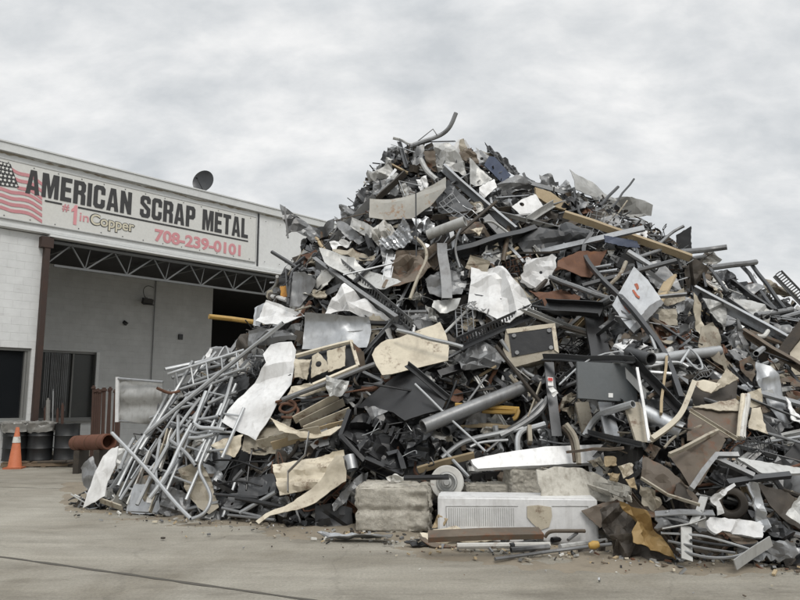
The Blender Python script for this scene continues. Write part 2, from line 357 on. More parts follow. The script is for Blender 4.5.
def plate(mb, o, U, V, N, outl, th, cr=3, amp=.05, rag=.01, rib=0, ribamp=.015, ribdir=0, roll=0, holes=(), rnd=R, mi=0, fine=1., lip=0):
    """bent, creased plate with thickness whose outline (2D in U,V) is kept"""
    A = abs(sum(outl[i][0]*outl[(i+1) % len(outl)][1]-outl[(i+1) % len(outl)][0]*outl[i][1] for i in range(len(outl))))/2
    xs = [p[0] for p in outl]; ys = [p[1] for p in outl]; ext = max(max(xs)-min(xs), max(ys)-min(ys))
    g = max(sqrt(A)/9, .03, ext/26)*fine
    if rib: g = min(g, max(.02, 1/rib/5))
    pts = []; n0 = len(outl)
    for i in range(n0):
        a = Vector(outl[i]); b = Vector(outl[(i+1) % n0]); L = (b-a).length; k = max(1, int(L/g)); t = (b-a)/max(L, 1e-6); nn = Vector((-t.y, t.x))
        for q in range(k):
            p = a.lerp(b, q/k)
            if q and rag: p = p+nn*rnd.gauss(0, rag)
            pts.append(p)
    nb = len(pts); bl = [(p.x, p.y) for p in pts]
    x = min(xs)+g/2
    allp = list(pts)
    while x < max(xs):
        y = min(ys)+g/2
        while y < max(ys):
            px, py = x+rnd.uniform(-.22, .22)*g, y+rnd.uniform(-.22, .22)*g
            if inpoly(px, py, bl) and min((px-b[0])**2+(py-b[1])**2 for b in bl) > (.45*g)**2: allp.append(Vector((px, py)))
            y += g
        x += g
    lines = []
    for _ in range(cr):
        an = rnd.uniform(0, pi); q = rnd.choice(allp); lines.append((Vector((cos(an), sin(an))), q.copy(), rnd.choice((-1, 1))*rnd.uniform(.4, 1), 0 if rnd.random() < .35 else rnd.uniform(.07, .22)*ext, rnd.uniform(-.6, .6)))
    lips = []
    for _ in range(lip):
        i = rnd.randrange(n0); pa, pb = Vector(outl[i]), Vector(outl[(i+1) % n0]); tt = (pb-pa)
        if tt.length > ext*.3: lips.append((pa, Vector((-tt.y, tt.x)).normalized(), rnd.uniform(.04, .10)*ext, rnd.choice((-1, -1, 1))*rnd.uniform(.5, .9)))
    fold = [(q, Vector((-dv.y, dv.x))) for dv, q, w_, lw, ls in lines]+[(q+dv*lw*(1+ls), Vector((-dv.y, dv.x))) for dv, q, w_, lw, ls in lines if lw]+[(pa+nn*dl, Vector((-nn.y, nn.x))) for pa, nn, dl, kz in lips]
    edges = [(i, (i+1) % nb) for i in range(nb)]
    if fold:
        allp = allp[:nb]+[p for p in allp[nb:] if min(abs((p-q).dot(Vector((-t_.y, t_.x)))) for q, t_ in fold) > .3*g]
        for q, t_ in fold:
            prev = None; s_ = -ext*1.5
            while s_ < ext*1.5:
                p = q+t_*s_; s_ += g*.8
                if inpoly(p.x, p.y, bl) and min((p.x-z_[0])**2+(p.y-z_[1])**2 for z_ in bl) > (.3*g)**2:
                    allp.append(p)
                    if prev is not None: edges.append((prev, len(allp)-1))
                    prev = len(allp)-1
                else: prev = None
    for h in holes:
        if all(inpoly(h[0]+h[2]*1.15*cos(q), h[1]+h[2]*1.15*sin(q), bl) for q in (0, 1.6, 3.1, 4.7)):
            allp = allp[:nb]+[p for p in allp[nb:]] ; n_ = len(allp)
            for k_ in range(14): allp.append(Vector((h[0]+h[2]*cos(k_*pi/7), h[1]+h[2]*sin(k_*pi/7)))); edges.append((n_+k_, n_+(k_+1) % 14))
    try:
        res = delaunay_2d_cdt(allp, edges, [], 1, 1e-5)
        vs2, _, tris = res[0], res[1], res[2]
    except Exception:
        return
    if holes:
        keep = []
        for f in tris:
            c = sum((vs2[i] for i in f), Vector((0, 0)))/len(f)
            if not any((c-Vector(h[:2])).length < h[2] for h in holes): keep.append(f)
        tris = keep
    cen = sum(allp, Vector((0, 0)))/len(allp); sd = rnd.uniform(0, 99)
    ra = rnd.uniform(0, pi) if roll else 0; rd = Vector((cos(ra), sin(ra)))
    kk = Vector((cos(radians(ribdir)), sin(radians(ribdir))))
    zz = []
    for v in vs2:
        z = 0
        for pa, nn, dl, kz in lips:
            s = (v-pa).dot(nn)
            if s < dl: z += kz*(dl-max(s, 0))
        for d, q, w, lw, ls in lines:
            s = (v-q).dot(d)
            if lw:
                s2 = s/(lw*(1+ls)) if s > 0 else -s/(lw*(1-ls)); al = (v-q).dot(Vector((-d.y, d.x)))/ext
                z += w*amp*1.15*max(0, 1-s2)*max(.15, 1-abs(al)*1.1)
            else: z += w*amp*(abs(s)/max(ext, .01))*1.6
        z += amp*.4*noise.noise(Vector((v.x*2.4/max(ext, .2)*2, v.y*2.4/max(ext, .2)*2, sd)))
        z += amp*.17*noise.noise(Vector((v.x*9, v.y*9, sd)))
        if rib: z += ribamp*max(-.5, min(.5, sin(v.dot(kk)*2*pi*rib)*1.2))
        if roll: z += roll*((v-cen).dot(rd)/ext)**2*2
        zz.append(z)
    if zz:
        av = sum(zz)/len(zz); zm = .12*ext+.02; zz = [zm*math.tanh((z-av)/zm) for z in zz]
    top = [o+U*v.x+V*v.y+N*z for v, z in zip(vs2, zz)]; bot = [p-N*th for p in top]
    n = len(top); fs = []; ec = {}
    for f in tris:
        a = f if True else f
        ar = sum(vs2[f[i]].x*vs2[f[(i+1) % len(f)]].y-vs2[f[(i+1) % len(f)]].x*vs2[f[i]].y for i in range(len(f)))
        f = tuple(f) if ar > 0 else tuple(reversed(f))
        fs.append(f); fs.append(tuple(i+n for i in reversed(f)))
        for i in range(len(f)): ec[(f[i], f[(i+1) % len(f)])] = 1
    for (a, b) in ec:
        if (b, a) not in ec: fs.append((b, a, a+n, b+n))
    mb.add(top+bot, fs, mi)

def nrm(el, az):
    e = radians(el); a = radians(az)
    return Vector((sin(a)*cos(e), -cos(a)*cos(e), sin(e)))
def lm(phrase, px, py):
    if phrase: LM.append((phrase, px, py))

def sh(name, label, cat, m, pts, el=33, az=0, lift=0., th=.012, cr=3, amp=.05, rag=.004, rib=0, ribdir=0, ribamp=.04, roll=0, L=None, parent=None, part=None, push=True, holes=(), group=None, mask=True, fixed=None, on=None):
    """plate traced from picture corners onto a tilted plane resting on the heap"""
    if parent is None: name = name.replace('panel', 'scrap_sheet')
    if not fixed and on is None and sum(p[1] for p in pts)/len(pts) < 240: el = min(el, 22)
    cx = sum(p[0] for p in pts)/len(pts); cy = sum(p[1] for p in pts)/len(pts)
    if on is not None: o, N = on['_o'], on['_n']; o = Vector(o)+Vector(N)*lift; N = Vector(N)
    else:
        o = fixed(cx, cy) if fixed else atp(cx, cy, lift); N = nrm(el, az)
    U = Vector((0,0,1)).cross(N); U.normalize(); V = N.cross(U)
    def cast(o, px, py):
        d = ray(px, py); dn = d.dot(N)
        if abs(dn) < .12: dn = -.12
        return CAM+d*((o-CAM).dot(N)/dn)
    if push and on is None and not fixed:
        for _ in range(14):
            b = 0
            for (px, py) in pts:
                q = cast(o, cx+(px-cx)*.8, cy+(py-cy)*.8); h = behind(q)
                if h > .05: b += 1
            if b <= len(pts)*.25: break
            o = CAM+(o-CAM).normalized()*((o-CAM).length-.07)
    P = [cast(o, *p) for p in pts]
    if on is None:   # stay off the ground
        mz = min(p.z for p in P)
        if mz < .02:
            pass
    out = [((p-o).dot(U), (p-o).dot(V)) for p in P]
    if sum(out[i][0]*out[(i+1) % len(out)][1]-out[(i+1) % len(out)][0]*out[i][1] for i in range(len(out))) < 0: out.reverse()
    mb = MB(); hl = []
    for (hx, hy, hr) in holes:
        q = cast(o, hx, hy)-o; hl.append((q.dot(U), q.dot(V), hr))
    plate(mb, o, U, V, N, out, th, cr, amp*1.25, rag, rib, ribamp, ribdir, roll, hl, lip=(1 if cr >= 2 and th < .02 and parent is None else 0))
    for v in mb.v:
        if v.z < .004: v.z = .004+abs(v.z)*.02
    ob = mb.build(part or name, m, parent, ang=(38 if rib or roll > .2 else 11))
    if parent is None: tag(ob, label, cat, group)
    ob['_o'] = tuple(o); ob['_n'] = tuple(N)
    if mask:
        x0, x1 = min(p[0] for p in pts), max(p[0] for p in pts); y0, y1 = min(p[1] for p in pts), max(p[1] for p in pts)
        x = x0
        while x <= x1:
            y = y0
            while y <= y1:
                if inpoly(x, y, pts): mput(x, y, depth(cast(o, x, y)))
                y += 3
            x += 3
    lm(L, cx, cy)
    return ob
def path3(pts, lift, auto=True):
    Q = [atp(p[0], p[1], lift+(p[2] if len(p) > 2 else 0)) for p in pts]
    if auto:
        for i in range(len(Q)-1):
            for _ in range(12):
                bad = False
                for u in (.25, .5, .75):
                    q = Q[i].lerp(Q[i+1], u)
                    if behind(q) > .03: bad = True
                if not bad: break
                for j in (i, i+1): Q[j] = CAM+(Q[j]-CAM)*((depth(Q[j])-.05)/depth(Q[j]))
    out = [Q[0]]; rj = random.Random(int(abs(Q[0].x*1000)))
    for a_, b_ in zip(Q[:-1], Q[1:]):
        L_ = (b_-a_).length
        if L_ > .7 and len(Q) == 2:
            for u in (.22, .5, .8): out.append(a_.lerp(b_, u)+Vector((rj.gauss(0,1), rj.gauss(0,1), rj.gauss(0,1)))*L_*.006)
        out.append(b_)
    Q = out
    for q in Q:
        if q.z < .03: q.z = .03
    return Q
def mline(Q, w):
    for a, b in zip(Q[:-1], Q[1:]):
        n = 14
        for i in range(n+1):
            p = a.lerp(b, i/n); s = proj(p)
            if s:
                for dx in (-w, 0, w): mput(s[0]+dx, s[1]+dx, depth(p))
def tb(name, label, cat, m, pts, r=.03, lift=.06, hollow=False, L=None, sm=True, parent=None, part=None, mask=True, seg=8, auto=True, group=None):
    Q = path3(pts, lift, auto); mb = MB(); mb.tube(chaikin(Q, 2) if sm else Q, r, (16 if r > .05 and seg == 8 else seg), hollow)
    ob = mb.build(part or name, m, parent)
    if parent is None: tag(ob, label, cat, group)
    if mask: mline(Q, 1.5)
    if L: lm(L, pts[len(pts)//2][0], pts[len(pts)//2][1])
    return ob
PROF = {
 'L': lambda w, h, t: [(0,0),(w,0),(w,t),(t,t),(t,h),(0,h)],
 'C': lambda w, h, t: [(-w/2,0),(w/2,0),(w/2,h),(w/2-t,h),(w/2-t,t),(-w/2+t,t),(-w/2+t,h),(-w/2,h)],
 'B': lambda w, h, t: [(-w/2,-h/2),(w/2,-h/2),(w/2,h/2),(-w/2,h/2)],
 'I': lambda w, h, t: [(-w/2,-h/2),(w/2,-h/2),(w/2,-h/2+t),(t/2,-h/2+t),(t/2,h/2-t),(w/2,h/2-t),(w/2,h/2),(-w/2,h/2),(-w/2,h/2-t),(-t/2,h/2-t),(-t/2,-h/2+t),(-w/2,-h/2+t)],
}
def bm(name, label, cat, m, pts, kind='B', w=.08, h=.05, t=.01, lift=.06, L=None, tw=0, parent=None, part=None, mask=True, auto=True):
    Q = path3(pts, lift, auto); mb = MB()
    pr = PROF[kind](w, h, t); c, s = cos(radians(tw)), sin(radians(tw)); pr = [(a*c-b*s, a*s+b*c) for a, b in pr]
    mb.sweep(Q, pr, upv=Vector((0,-.5,.8)).normalized())
    ob = mb.build(part or name, m, parent, smooth=False)
    if parent is None: tag(ob, label, cat)
    if mask: mline(Q, 2.5)
    if L: lm(L, pts[len(pts)//2][0], pts[len(pts)//2][1])
    return ob
def slotted(name, label, cat, m, a, b, w=.14, n=22, lift=.1, L=None, upv=None):
    """angle iron with a row of real slots: two rails joined by rungs, and a plain flange"""
    A, B = path3([a, b], lift)[::4] if False else (lambda z: (z[0], z[-1]))(path3([a, b], lift)); mb = MB(); t = (B-A).normalized(); u = (upv or Vector((0,-.35,.9))); u = (u-t*u.dot(t)).normalized(); v = t.cross(u); ln = (B-A).length
    M = Matrix((t, u, v)).transposed()
    C = (A+B)/2
    mb.box(C+u*(w/2-w*.11), (ln, w*.22, .012), M); mb.box(C-u*(w/2-w*.11), (ln, w*.22, .012), M)
    for i in range(n+1):
        mb.box(A.lerp(B, i/n), (ln/n*.42, w*.56, .0115), M)
    mb.box(C-u*(w/2+.007)+v*w*.3, (ln, .012, w*.6), M)
    ob = mb.build(name, m, smooth=False); tag(ob, label, cat); mline([A, B], 3)
    if L: lm(L, (a[0]+b[0])/2, (a[1]+b[1])/2)
    return ob
# ------------------------------------------------------------ sky, light
SUN_EL, SUN_AZ = 50, 22       # azimuth of the light measured from behind the camera, to the right
w = bpy.data.worlds.new('World'); sc.world = w; w.use_nodes = True; nt = w.node_tree; LK = nt.links
bg = nt.nodes['Background']; wo = nt.nodes['World Output']
sky = nd(nt, 'ShaderNodeTexSky'); sky.sky_type = 'NISHITA'; sky.sun_disc = False
sun_dir = Vector((sin(radians(SUN_AZ))*cos(radians(SUN_EL)), -cos(radians(SUN_AZ))*cos(radians(SUN_EL)), sin(radians(SUN_EL))))
sky.sun_elevation = radians(SUN_EL); sky.sun_rotation = atan2(sun_dir.x, sun_dir.y)
LK.new(sky.outputs[0], bg.inputs[0]); bg.inputs[1].default_value = .08
tc = nd(nt, 'ShaderNodeTexCoord'); sp = nd(nt, 'ShaderNodeSeparateXYZ'); LK.new(tc.outputs['Generated'], sp.inputs[0])
ad = nd(nt, 'ShaderNodeMath', operation='ADD'); ad.inputs[1].default_value = .55; LK.new(sp.outputs[2], ad.inputs[0])
mxm = nd(nt, 'ShaderNodeMath', operation='MAXIMUM'); mxm.inputs[1].default_value = .08; LK.new(ad.outputs[0], mxm.inputs[0])
dx = nd(nt, 'ShaderNodeMath', operation='DIVIDE'); LK.new(sp.outputs[0], dx.inputs[0]); LK.new(mxm.outputs[0], dx.inputs[1])
dy = nd(nt, 'ShaderNodeMath', operation='DIVIDE'); LK.new(sp.outputs[1], dy.inputs[0]); LK.new(mxm.outputs[0], dy.inputs[1])
cb = nd(nt, 'ShaderNodeCombineXYZ'); LK.new(dx.outputs[0], cb.inputs[0]); LK.new(dy.outputs[0], cb.inputs[1])
mp = nd(nt, 'ShaderNodeMapping'); mp.inputs['Rotation'].default_value = (0, 0, .35); mp.inputs['Scale'].default_value = (.8, 1.25, 1); mp.inputs['Location'].default_value = (11.7, 5.3, 0); LK.new(cb.outputs[0], mp.inputs[0])
c1 = nd(nt, 'ShaderNodeTexNoise', Scale=5.5, Detail=8., Roughness=.56, Distortion=.2); LK.new(mp.outputs[0], c1.inputs['Vector'])
c2 = nd(nt, 'ShaderNodeTexNoise', Scale=12., Detail=7., Roughness=.6, Distortion=.2); LK.new(mp.outputs[0], c2.inputs['Vector'])
mm = nd(nt, 'ShaderNodeMath', operation='MULTIPLY_ADD'); LK.new(c2.outputs['Fac'], mm.inputs[0]); mm.inputs[1].default_value = .35; 
m9 = nd(nt, 'ShaderNodeMath', operation='MULTIPLY'); LK.new(c1.outputs['Fac'], m9.inputs[0]); m9.inputs[1].default_value = .65; LK.new(m9.outputs[0], mm.inputs[2])
cr = nd(nt, 'ShaderNodeValToRGB'); LK.new(mm.outputs[0], cr.inputs[0]); e = cr.color_ramp.elements
e[0].position = .37; e[0].color = (.565,.59,.61,1); e[1].position = .63; e[1].color = (.86,.86,.855,1); x = e.new(.5); x.color = (.70,.715,.725,1)
# brighter towards the zenith, as under real overcast
hz = nd(nt, 'ShaderNodeMapRange'); hz.inputs[1].default_value = .0; hz.inputs[1].default_value = .5; hz.inputs[2].default_value = 1.; hz.inputs[3].default_value = 1.; hz.inputs[4].default_value = 2.2; LK.new(sp.outputs[2], hz.inputs[0])
cm = nd(nt, 'ShaderNodeMix', data_type='RGBA', blend_type='MULTIPLY'); cm.inputs[0].default_value = 1; LK.new(cr.outputs[0], cm.inputs[6]); LK.new(hz.outputs[0], cm.inputs[7])
bg2 = nd(nt, 'ShaderNodeBackground'); LK.new(cm.outputs[2], bg2.inputs[0]); bg2.inputs[1].default_value = 1.0
ms = nd(nt, 'ShaderNodeMixShader'); ms.inputs[0].default_value = .95; LK.new(bg.outputs[0], ms.inputs[1]); LK.new(bg2.outputs[0], ms.inputs[2]); LK.new(ms.outputs[0], wo.inputs[0])
sl = bpy.data.lights.new('sun', 'SUN'); sl.energy = 1.4; sl.angle = radians(22); sl.color = (1, .965, .91)
so = bpy.data.objects.new('sun', sl); col.objects.link(so); so.location = (-5, -5, 12); so.rotation_euler = (-sun_dir).to_track_quat('-Z', 'Y').to_euler()
sc.view_settings.view_transform = 'Standard'; sc.view_settings.look = 'None'; sc.view_settings.gamma = 1; sc.view_settings.exposure = .15; sc.view_settings.use_curve_mapping = False

# ------------------------------------------------------------ ground
g = MB(); g.add([(-600,-600,0),(600,-600,0),(600,600,0),(-600,600,0)], [(0,1,2,3)])
tag(g.build('ground', 'yard', smooth=False, loc=(0,0,0)), kind='structure')
def strip(pts, wd, z, name, m, jit=.004, kind='structure'):
    mb = MB(); P = []
    for a, b in zip(pts[:-1], pts[1:]):
        A = ground(*a); B = ground(*b); n = max(2, int((B-A).length/.18))
        P += [A.lerp(B, i/n) for i in range(n)]
    P.append(ground(*pts[-1])); vs = []
    for i, p in enumerate(P):
        t = (P[min(i+1, len(P)-1)]-P[max(i-1, 0)]).normalized(); s = Vector((-t.y, t.x, 0)); ww = wd*R.uniform(.55, 1.3); j = R.gauss(0, jit)
        vs += [p+s*(j+ww/2)+Vector((0,0,z)), p+s*(j-ww/2)+Vector((0,0,z))]
    mb.add(vs, [(2*i+1, 2*i+3, 2*i+2, 2*i) for i in range(len(P)-1)])
    return tag(mb.build(name, m, smooth=False, loc=(0,0,0)), kind=kind)
mat('joint_fill', (.075,.068,.056), .9, 0, (.13,.12,.1), .6, 3., .3)
strip([(-60,548.5),(330,603),(480,624)], .05, .004, 'pavement_joint', 'joint_fill')
strip([(-30,486),(60,489),(120,494)], .02, .0042, 'pavement_crack', 'joint_fill', .03)
# spilled soil around the foot of the heap: a lumpy sheet that dips under the concrete at its edge
mb = MB(); NX, NY = 230, 56; vs = []
for i in range(NX):
    t = -.60+1.65*i/(NX-1); b = interp(SB_T, t)[0]
    for j in range(NY):
        u = j/(NY-1); y = b-2.0+u*5.2; x = t*y
        fr = (y-(b-.75-.5*noise.noise(Vector((x*.5, 0, 3)))))/.7
        fr = max(-.5, min(1, fr))
        tl = max(0, min(1, (t+.50)/.04))
        z = .028*fr*min(1, tl)+.05*noise.noise(Vector((x*1.2, y*2.5, 1)))*(.35+.65*max(0, fr))+.022*noise.noise(Vector((x*6, y*8, 5)))+.008*noise.noise(Vector((x*21, y*24, 9)))-.012-.1*(1-tl)
        vs.append((x, y, max(-.05, z)))
mb.add(vs, [(i*NY+j, (i+1)*NY+j, (i+1)*NY+j+1, i*NY+j+1) for i in range(NX-1) for j in range(NY-1)])
tag(mb.build('spilled_soil', 'soil', loc=(0,0,0)), 'brown soil and fine dirt spilled around the foot of the scrap heap', kind='stuff')

# ------------------------------------------------------------ building
B0 = ground(0, 466); v = ray(1040, 400); e1 = Vector((v.x, v.y, 0)).normalized(); BR = atan2(e1.y, e1.x); e2 = Vector((-e1.y, e1.x, 0))
def bl(px, py, yl=0.):
    d = ray(px, py); k = ((B0-CAM).dot(e2)+yl)/d.dot(e2); p = CAM+d*k-B0
    return p.dot(e1), p.z
def bw(s, yl, z): return B0+e1*s+e2*yl+Vector((0,0,z))
def bxs(px, yl=0., py=400): return bl(px, py, yl)[0]
bld = empty('industrial_building', B0, BR)
tag(bld, 'long white painted block building with a deep fascia over a truss framed open bay', 'building')
ztop = bl(0, 144)[1]; zs_bot = bl(0, 217)[1]; zf_bot = bl(160, 254)[1]; zs_top = bl(0, 156)[1]
sA, sB = -7, 24; sC = bxs(35); REC = 4.5
def wallboxes(name, m, s0, s1, z0, z1, y0, y1, wins, parent=bld):
    """wall slab with rectangular openings [(a,b,c,d)] cut from boxes that butt end to end"""
    mb = MB(); yc = (y0+y1)/2; dy = y1-y0
    xs = sorted(wins); cur = s0
    for (a, b, c, d) in xs:
        if a > cur: mb.box(((cur+a)/2, yc, (z0+z1)/2), (a-cur, dy, z1-z0))
        if c > z0: mb.box(((a+b)/2, yc, (z0+c)/2), (b-a, dy, c-z0))
        if d < z1: mb.box(((a+b)/2, yc, (d+z1)/2), (b-a, dy, z1-d))
        cur = b
    if cur < s1: mb.box(((cur+s1)/2, yc, (z0+z1)/2), (s1-cur, dy, z1-z0))
    return mb.build(name, m, parent, smooth=False, world=False)
w1 = (bxs(-26), bxs(28), bl(14, 421)[1], bl(14, 347.5)[1])
wallboxes('front_wall', 'block_wall', sA, sC, 0, zf_bot-.02, .0, .3, [w1])
w2 = (bxs(26, REC), bxs(95.5, REC), bl(60, 420, REC)[1], bl(60, 350.5, REC)[1])
sD = bxs(209, REC)
wallboxes('recessed_wall', 'shaded_block_wall', bxs(-12, REC), sD, 0, ztop-.5, REC, REC+.3, [w2])
mb = MB(); mb.box((sC-.15, (.3+REC)/2, zf_bot/2), (.3, REC-.3, zf_bot-.02)); mb.build('return_wall', 'shaded_block_wall', bld, smooth=False, world=False)
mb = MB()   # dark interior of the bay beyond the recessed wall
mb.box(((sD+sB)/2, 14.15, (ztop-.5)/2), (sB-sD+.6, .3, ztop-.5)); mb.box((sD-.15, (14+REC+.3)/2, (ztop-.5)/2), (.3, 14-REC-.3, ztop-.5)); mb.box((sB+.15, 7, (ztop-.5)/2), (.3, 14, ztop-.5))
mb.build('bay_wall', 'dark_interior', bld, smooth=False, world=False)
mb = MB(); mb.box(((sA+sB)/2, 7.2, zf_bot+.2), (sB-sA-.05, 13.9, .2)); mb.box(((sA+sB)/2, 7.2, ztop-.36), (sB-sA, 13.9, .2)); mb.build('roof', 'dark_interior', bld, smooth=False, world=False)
mb = MB()
mb.box(((sA+sB)/2, .05, (zf_bot+ztop-.22)/2), (sB-sA, .34, ztop-.22-zf_bot))
mb.build('fascia', 'building_white', bld, smooth=False, world=False)
mb = MB(); mb.box(((sA+sB)/2, .0, ztop-.11), (sB-sA, .5, .216)); mb.box(((sA+sB)/2, .0, ztop+.02), (sB-sA, .56, .04)); mb.box(((sA+sB)/2, -.135, zf_bot+.05), (sB-sA, .07, .07))
mb.build('coping', 'coping', bld, smooth=False, world=False)
mb = MB(); mb.box(((sC+sB)/2, -.08, zf_bot-.035), (sB-sC, .28, .06)); mb.build('fascia_lip', 'building_white', bld, smooth=False, world=False)
mb = MB()
sj = bxs(252.5, -.12); mb.box((sj+.02, -.135, (zf_bot+.1+ztop-.24)/2), (.05, .04, ztop-.24-zf_bot-.11)); mb.build('seam_strip', 'dark_grey', bld, smooth=False, world=False)
# flaking paint and grime along the fascia's top edge: shallow flakes
mb = MB(); r2 = random.Random(4); s = sA+4
n = 260; top = []; bot = []
for i in range(n):
    s = sA+4+i*.062; zz = zs_top+.06+.05*noise.noise(Vector((s*1.1, 5, 1))); k = max(.004, .06*(noise.noise(Vector((s*.9, 0, 2)))+.3)+.05*noise.noise(Vector((s*6, 3, 2))))
    top.append((s, -.1235, zz+k+r2.uniform(0, .012))); bot.append((s, -.1235, zz-k*r2.uniform(.3, 1)))
mb.add(top+bot, [(i+n, i+n+1, i+1, i) for i in range(n-1)])
mb.build('flaked_paint', 'beige', bld, smooth=False, world=False)
# column
sc0 = bxs(34.5, -.02); mb = MB(); mb.box((sc0, -.1, (zf_bot-.1)/2), (.13, .16, zf_bot-.1)); mb.box((sc0-.02, -.1, zf_bot-.22), (.3, .2, .28)); mb.box((sc0, -.1, .02), (.3, .3, .04))
mb.build('column', 'dark_column', bld, smooth=False, world=False)
# roof trusses
def truss(yl, s_off, m):
    mb = MB(); zt = bl(100, 246, 0)[1]-.0; zt = zf_bot-.16; zb = zt-.62; s0 = sc0+.05
    end = 19
    mb.box(((s0+end)/2, yl, zt), (end-s0, .09, .07)); mb.box(((s0+end)/2+.1, yl, zb), (end-s0-.2, .08, .06))
    nodes = [0.0]; s = s0+.62+s_off; k = 0; top = True; prev = (s0, zb)
    mb.tube([(s0, yl, zb), (s0+.62+s_off*.5, yl, zt)], .022, 6); prev = (s0+.62+s_off*.5, zt)
    while prev[0] < end-1:
        st = .42 if prev[1] == zt else .78
        nx = (prev[0]+st, zb if prev[1] == zt else zt)
        mb.tube([(prev[0], yl, prev[1]), (nx[0], yl, nx[1])], .024, 6)
        if nx[1] == zb: mb.tube([(nx[0], yl+.03, zb), (nx[0]+.12, yl+.03, zt)], .014, 5)
        prev = nx
    return mb.build('roof_truss', m, bld, smooth=False, world=False)
truss(.02, 0, 'truss_steel')
mb = MB()
for i in range(14): mb.box((sc0+1+i*1.4, 1.55, zf_bot-.02), (.08, 2.4, .08))
mb.build('purlin', 'truss_steel', bld, smooth=False, world=False)
# windows
def window(wn, yl, pane, n, parts):
    a, b, c, d = wn; f = .07; mb = MB()
    mb.box((a+f/2, yl, (c+d)/2), (f, .12, d-c)); mb.box((b-f/2, yl, (c+d)/2), (f, .12, d-c)); mb.box(((a+b)/2, yl, d-f/2), (b-a-2*f, .12, f)); mb.box(((a+b)/2, yl, c+f/2), (b-a-2*f, .14, f))
    for x in parts: mb.box((x, yl+.01, (c+d)/2), (.05, .08, d-c-2*f))
    fr = mb.build('window', 'window_frame', bld, smooth=False, world=False)
    p = MB(); p.box(((a+b)/2, yl+.06, (c+d)/2), (b-a-2*f, .012, d-c-2*f)); p.build('pane', pane, fr, smooth=False, world=False)
    s = MB(); s.box(((a+b)/2, yl-.09, c-.035), (b-a+.16, .3, .066)); s.build('sill', 'window_frame', fr, smooth=False, world=False)
    return fr
window(w1, .12, 'window_dark', 2, [bxs(22, .12)])
fr2 = window(w2, REC+.12, 'window_pane', 2, [bxs(72, REC)])
mb = MB(); r2 = random.Random(8)
for i in range(13):
    px = 43+i*1.9+r2.uniform(-.4, .4); s = bxs(px, REC+.02); z0 = w2[2]+.1+(r2.uniform(0, .3)); mb.box((s, REC+.03, (z0+w2[3]-.08)/2), (.022, .012, w2[3]-.08-z0))
mb.build('blind_slats', 'mid_grey', fr2, smooth=False, world=False)
mb = MB(); mb.box((w2[1]-.02, REC-.03, (w2[2]+w2[3])/2), (.1, .06, w2[3]-w2[2])); mb.build('casing', 'building_white', fr2, smooth=False, world=False)
# conduit down the recessed wall
mb = MB(); s = bxs(150, REC-.03); mb.tube([(s, REC-.04, .2), (s, REC-.04, ztop-1.3)], .02, 6); mb.build('conduit', 'mid_grey', bld, world=False)

# ------------------------------------------------------------ sign
SY = -.165
sgn = empty('sign_board', bw(0, SY, 0), BR); tag(sgn, 'long white sign board with black and faded red lettering above the open bay', 'sign')
def sl_(px, py): return bl(px, py, SY)
szb = bl(0, 216.5, SY)[1]; szt = bl(0, 158, SY)[1]; szr = bxs(251, SY)
mb = MB(); mb.box(((-3.2+szr)/2, .022, (szb+szt)/2), (szr+3.2, .036, szt-szb)); mb.build('panel', 'sign_white', sgn, smooth=False, world=False)
mb = MB()
for zz in (szt+.012, szb-.012): mb.box(((-3.2+szr)/2, .016, zz), (szr+3.2, .05, .024))
mb.box((szr+.012, .016, (szb+szt)/2), (.024, .05, szt-szb)); mb.build('edge_trim', 'coping', sgn, smooth=False, world=False)
mb = MB()
for i in range(26): mb.lathe((-2.9+i*.62, 0, szb+.05), [(0,-.012),(.014,-.01),(.018,.0)], 6, (0,1,0)); mb.lathe((-2.9+i*.62, 0, szt-.06), [(0,-.012),(.014,-.01),(.018,.0)], 6, (0,1,0))
mb.build('rivets', 'mid_grey', sgn, world=False)
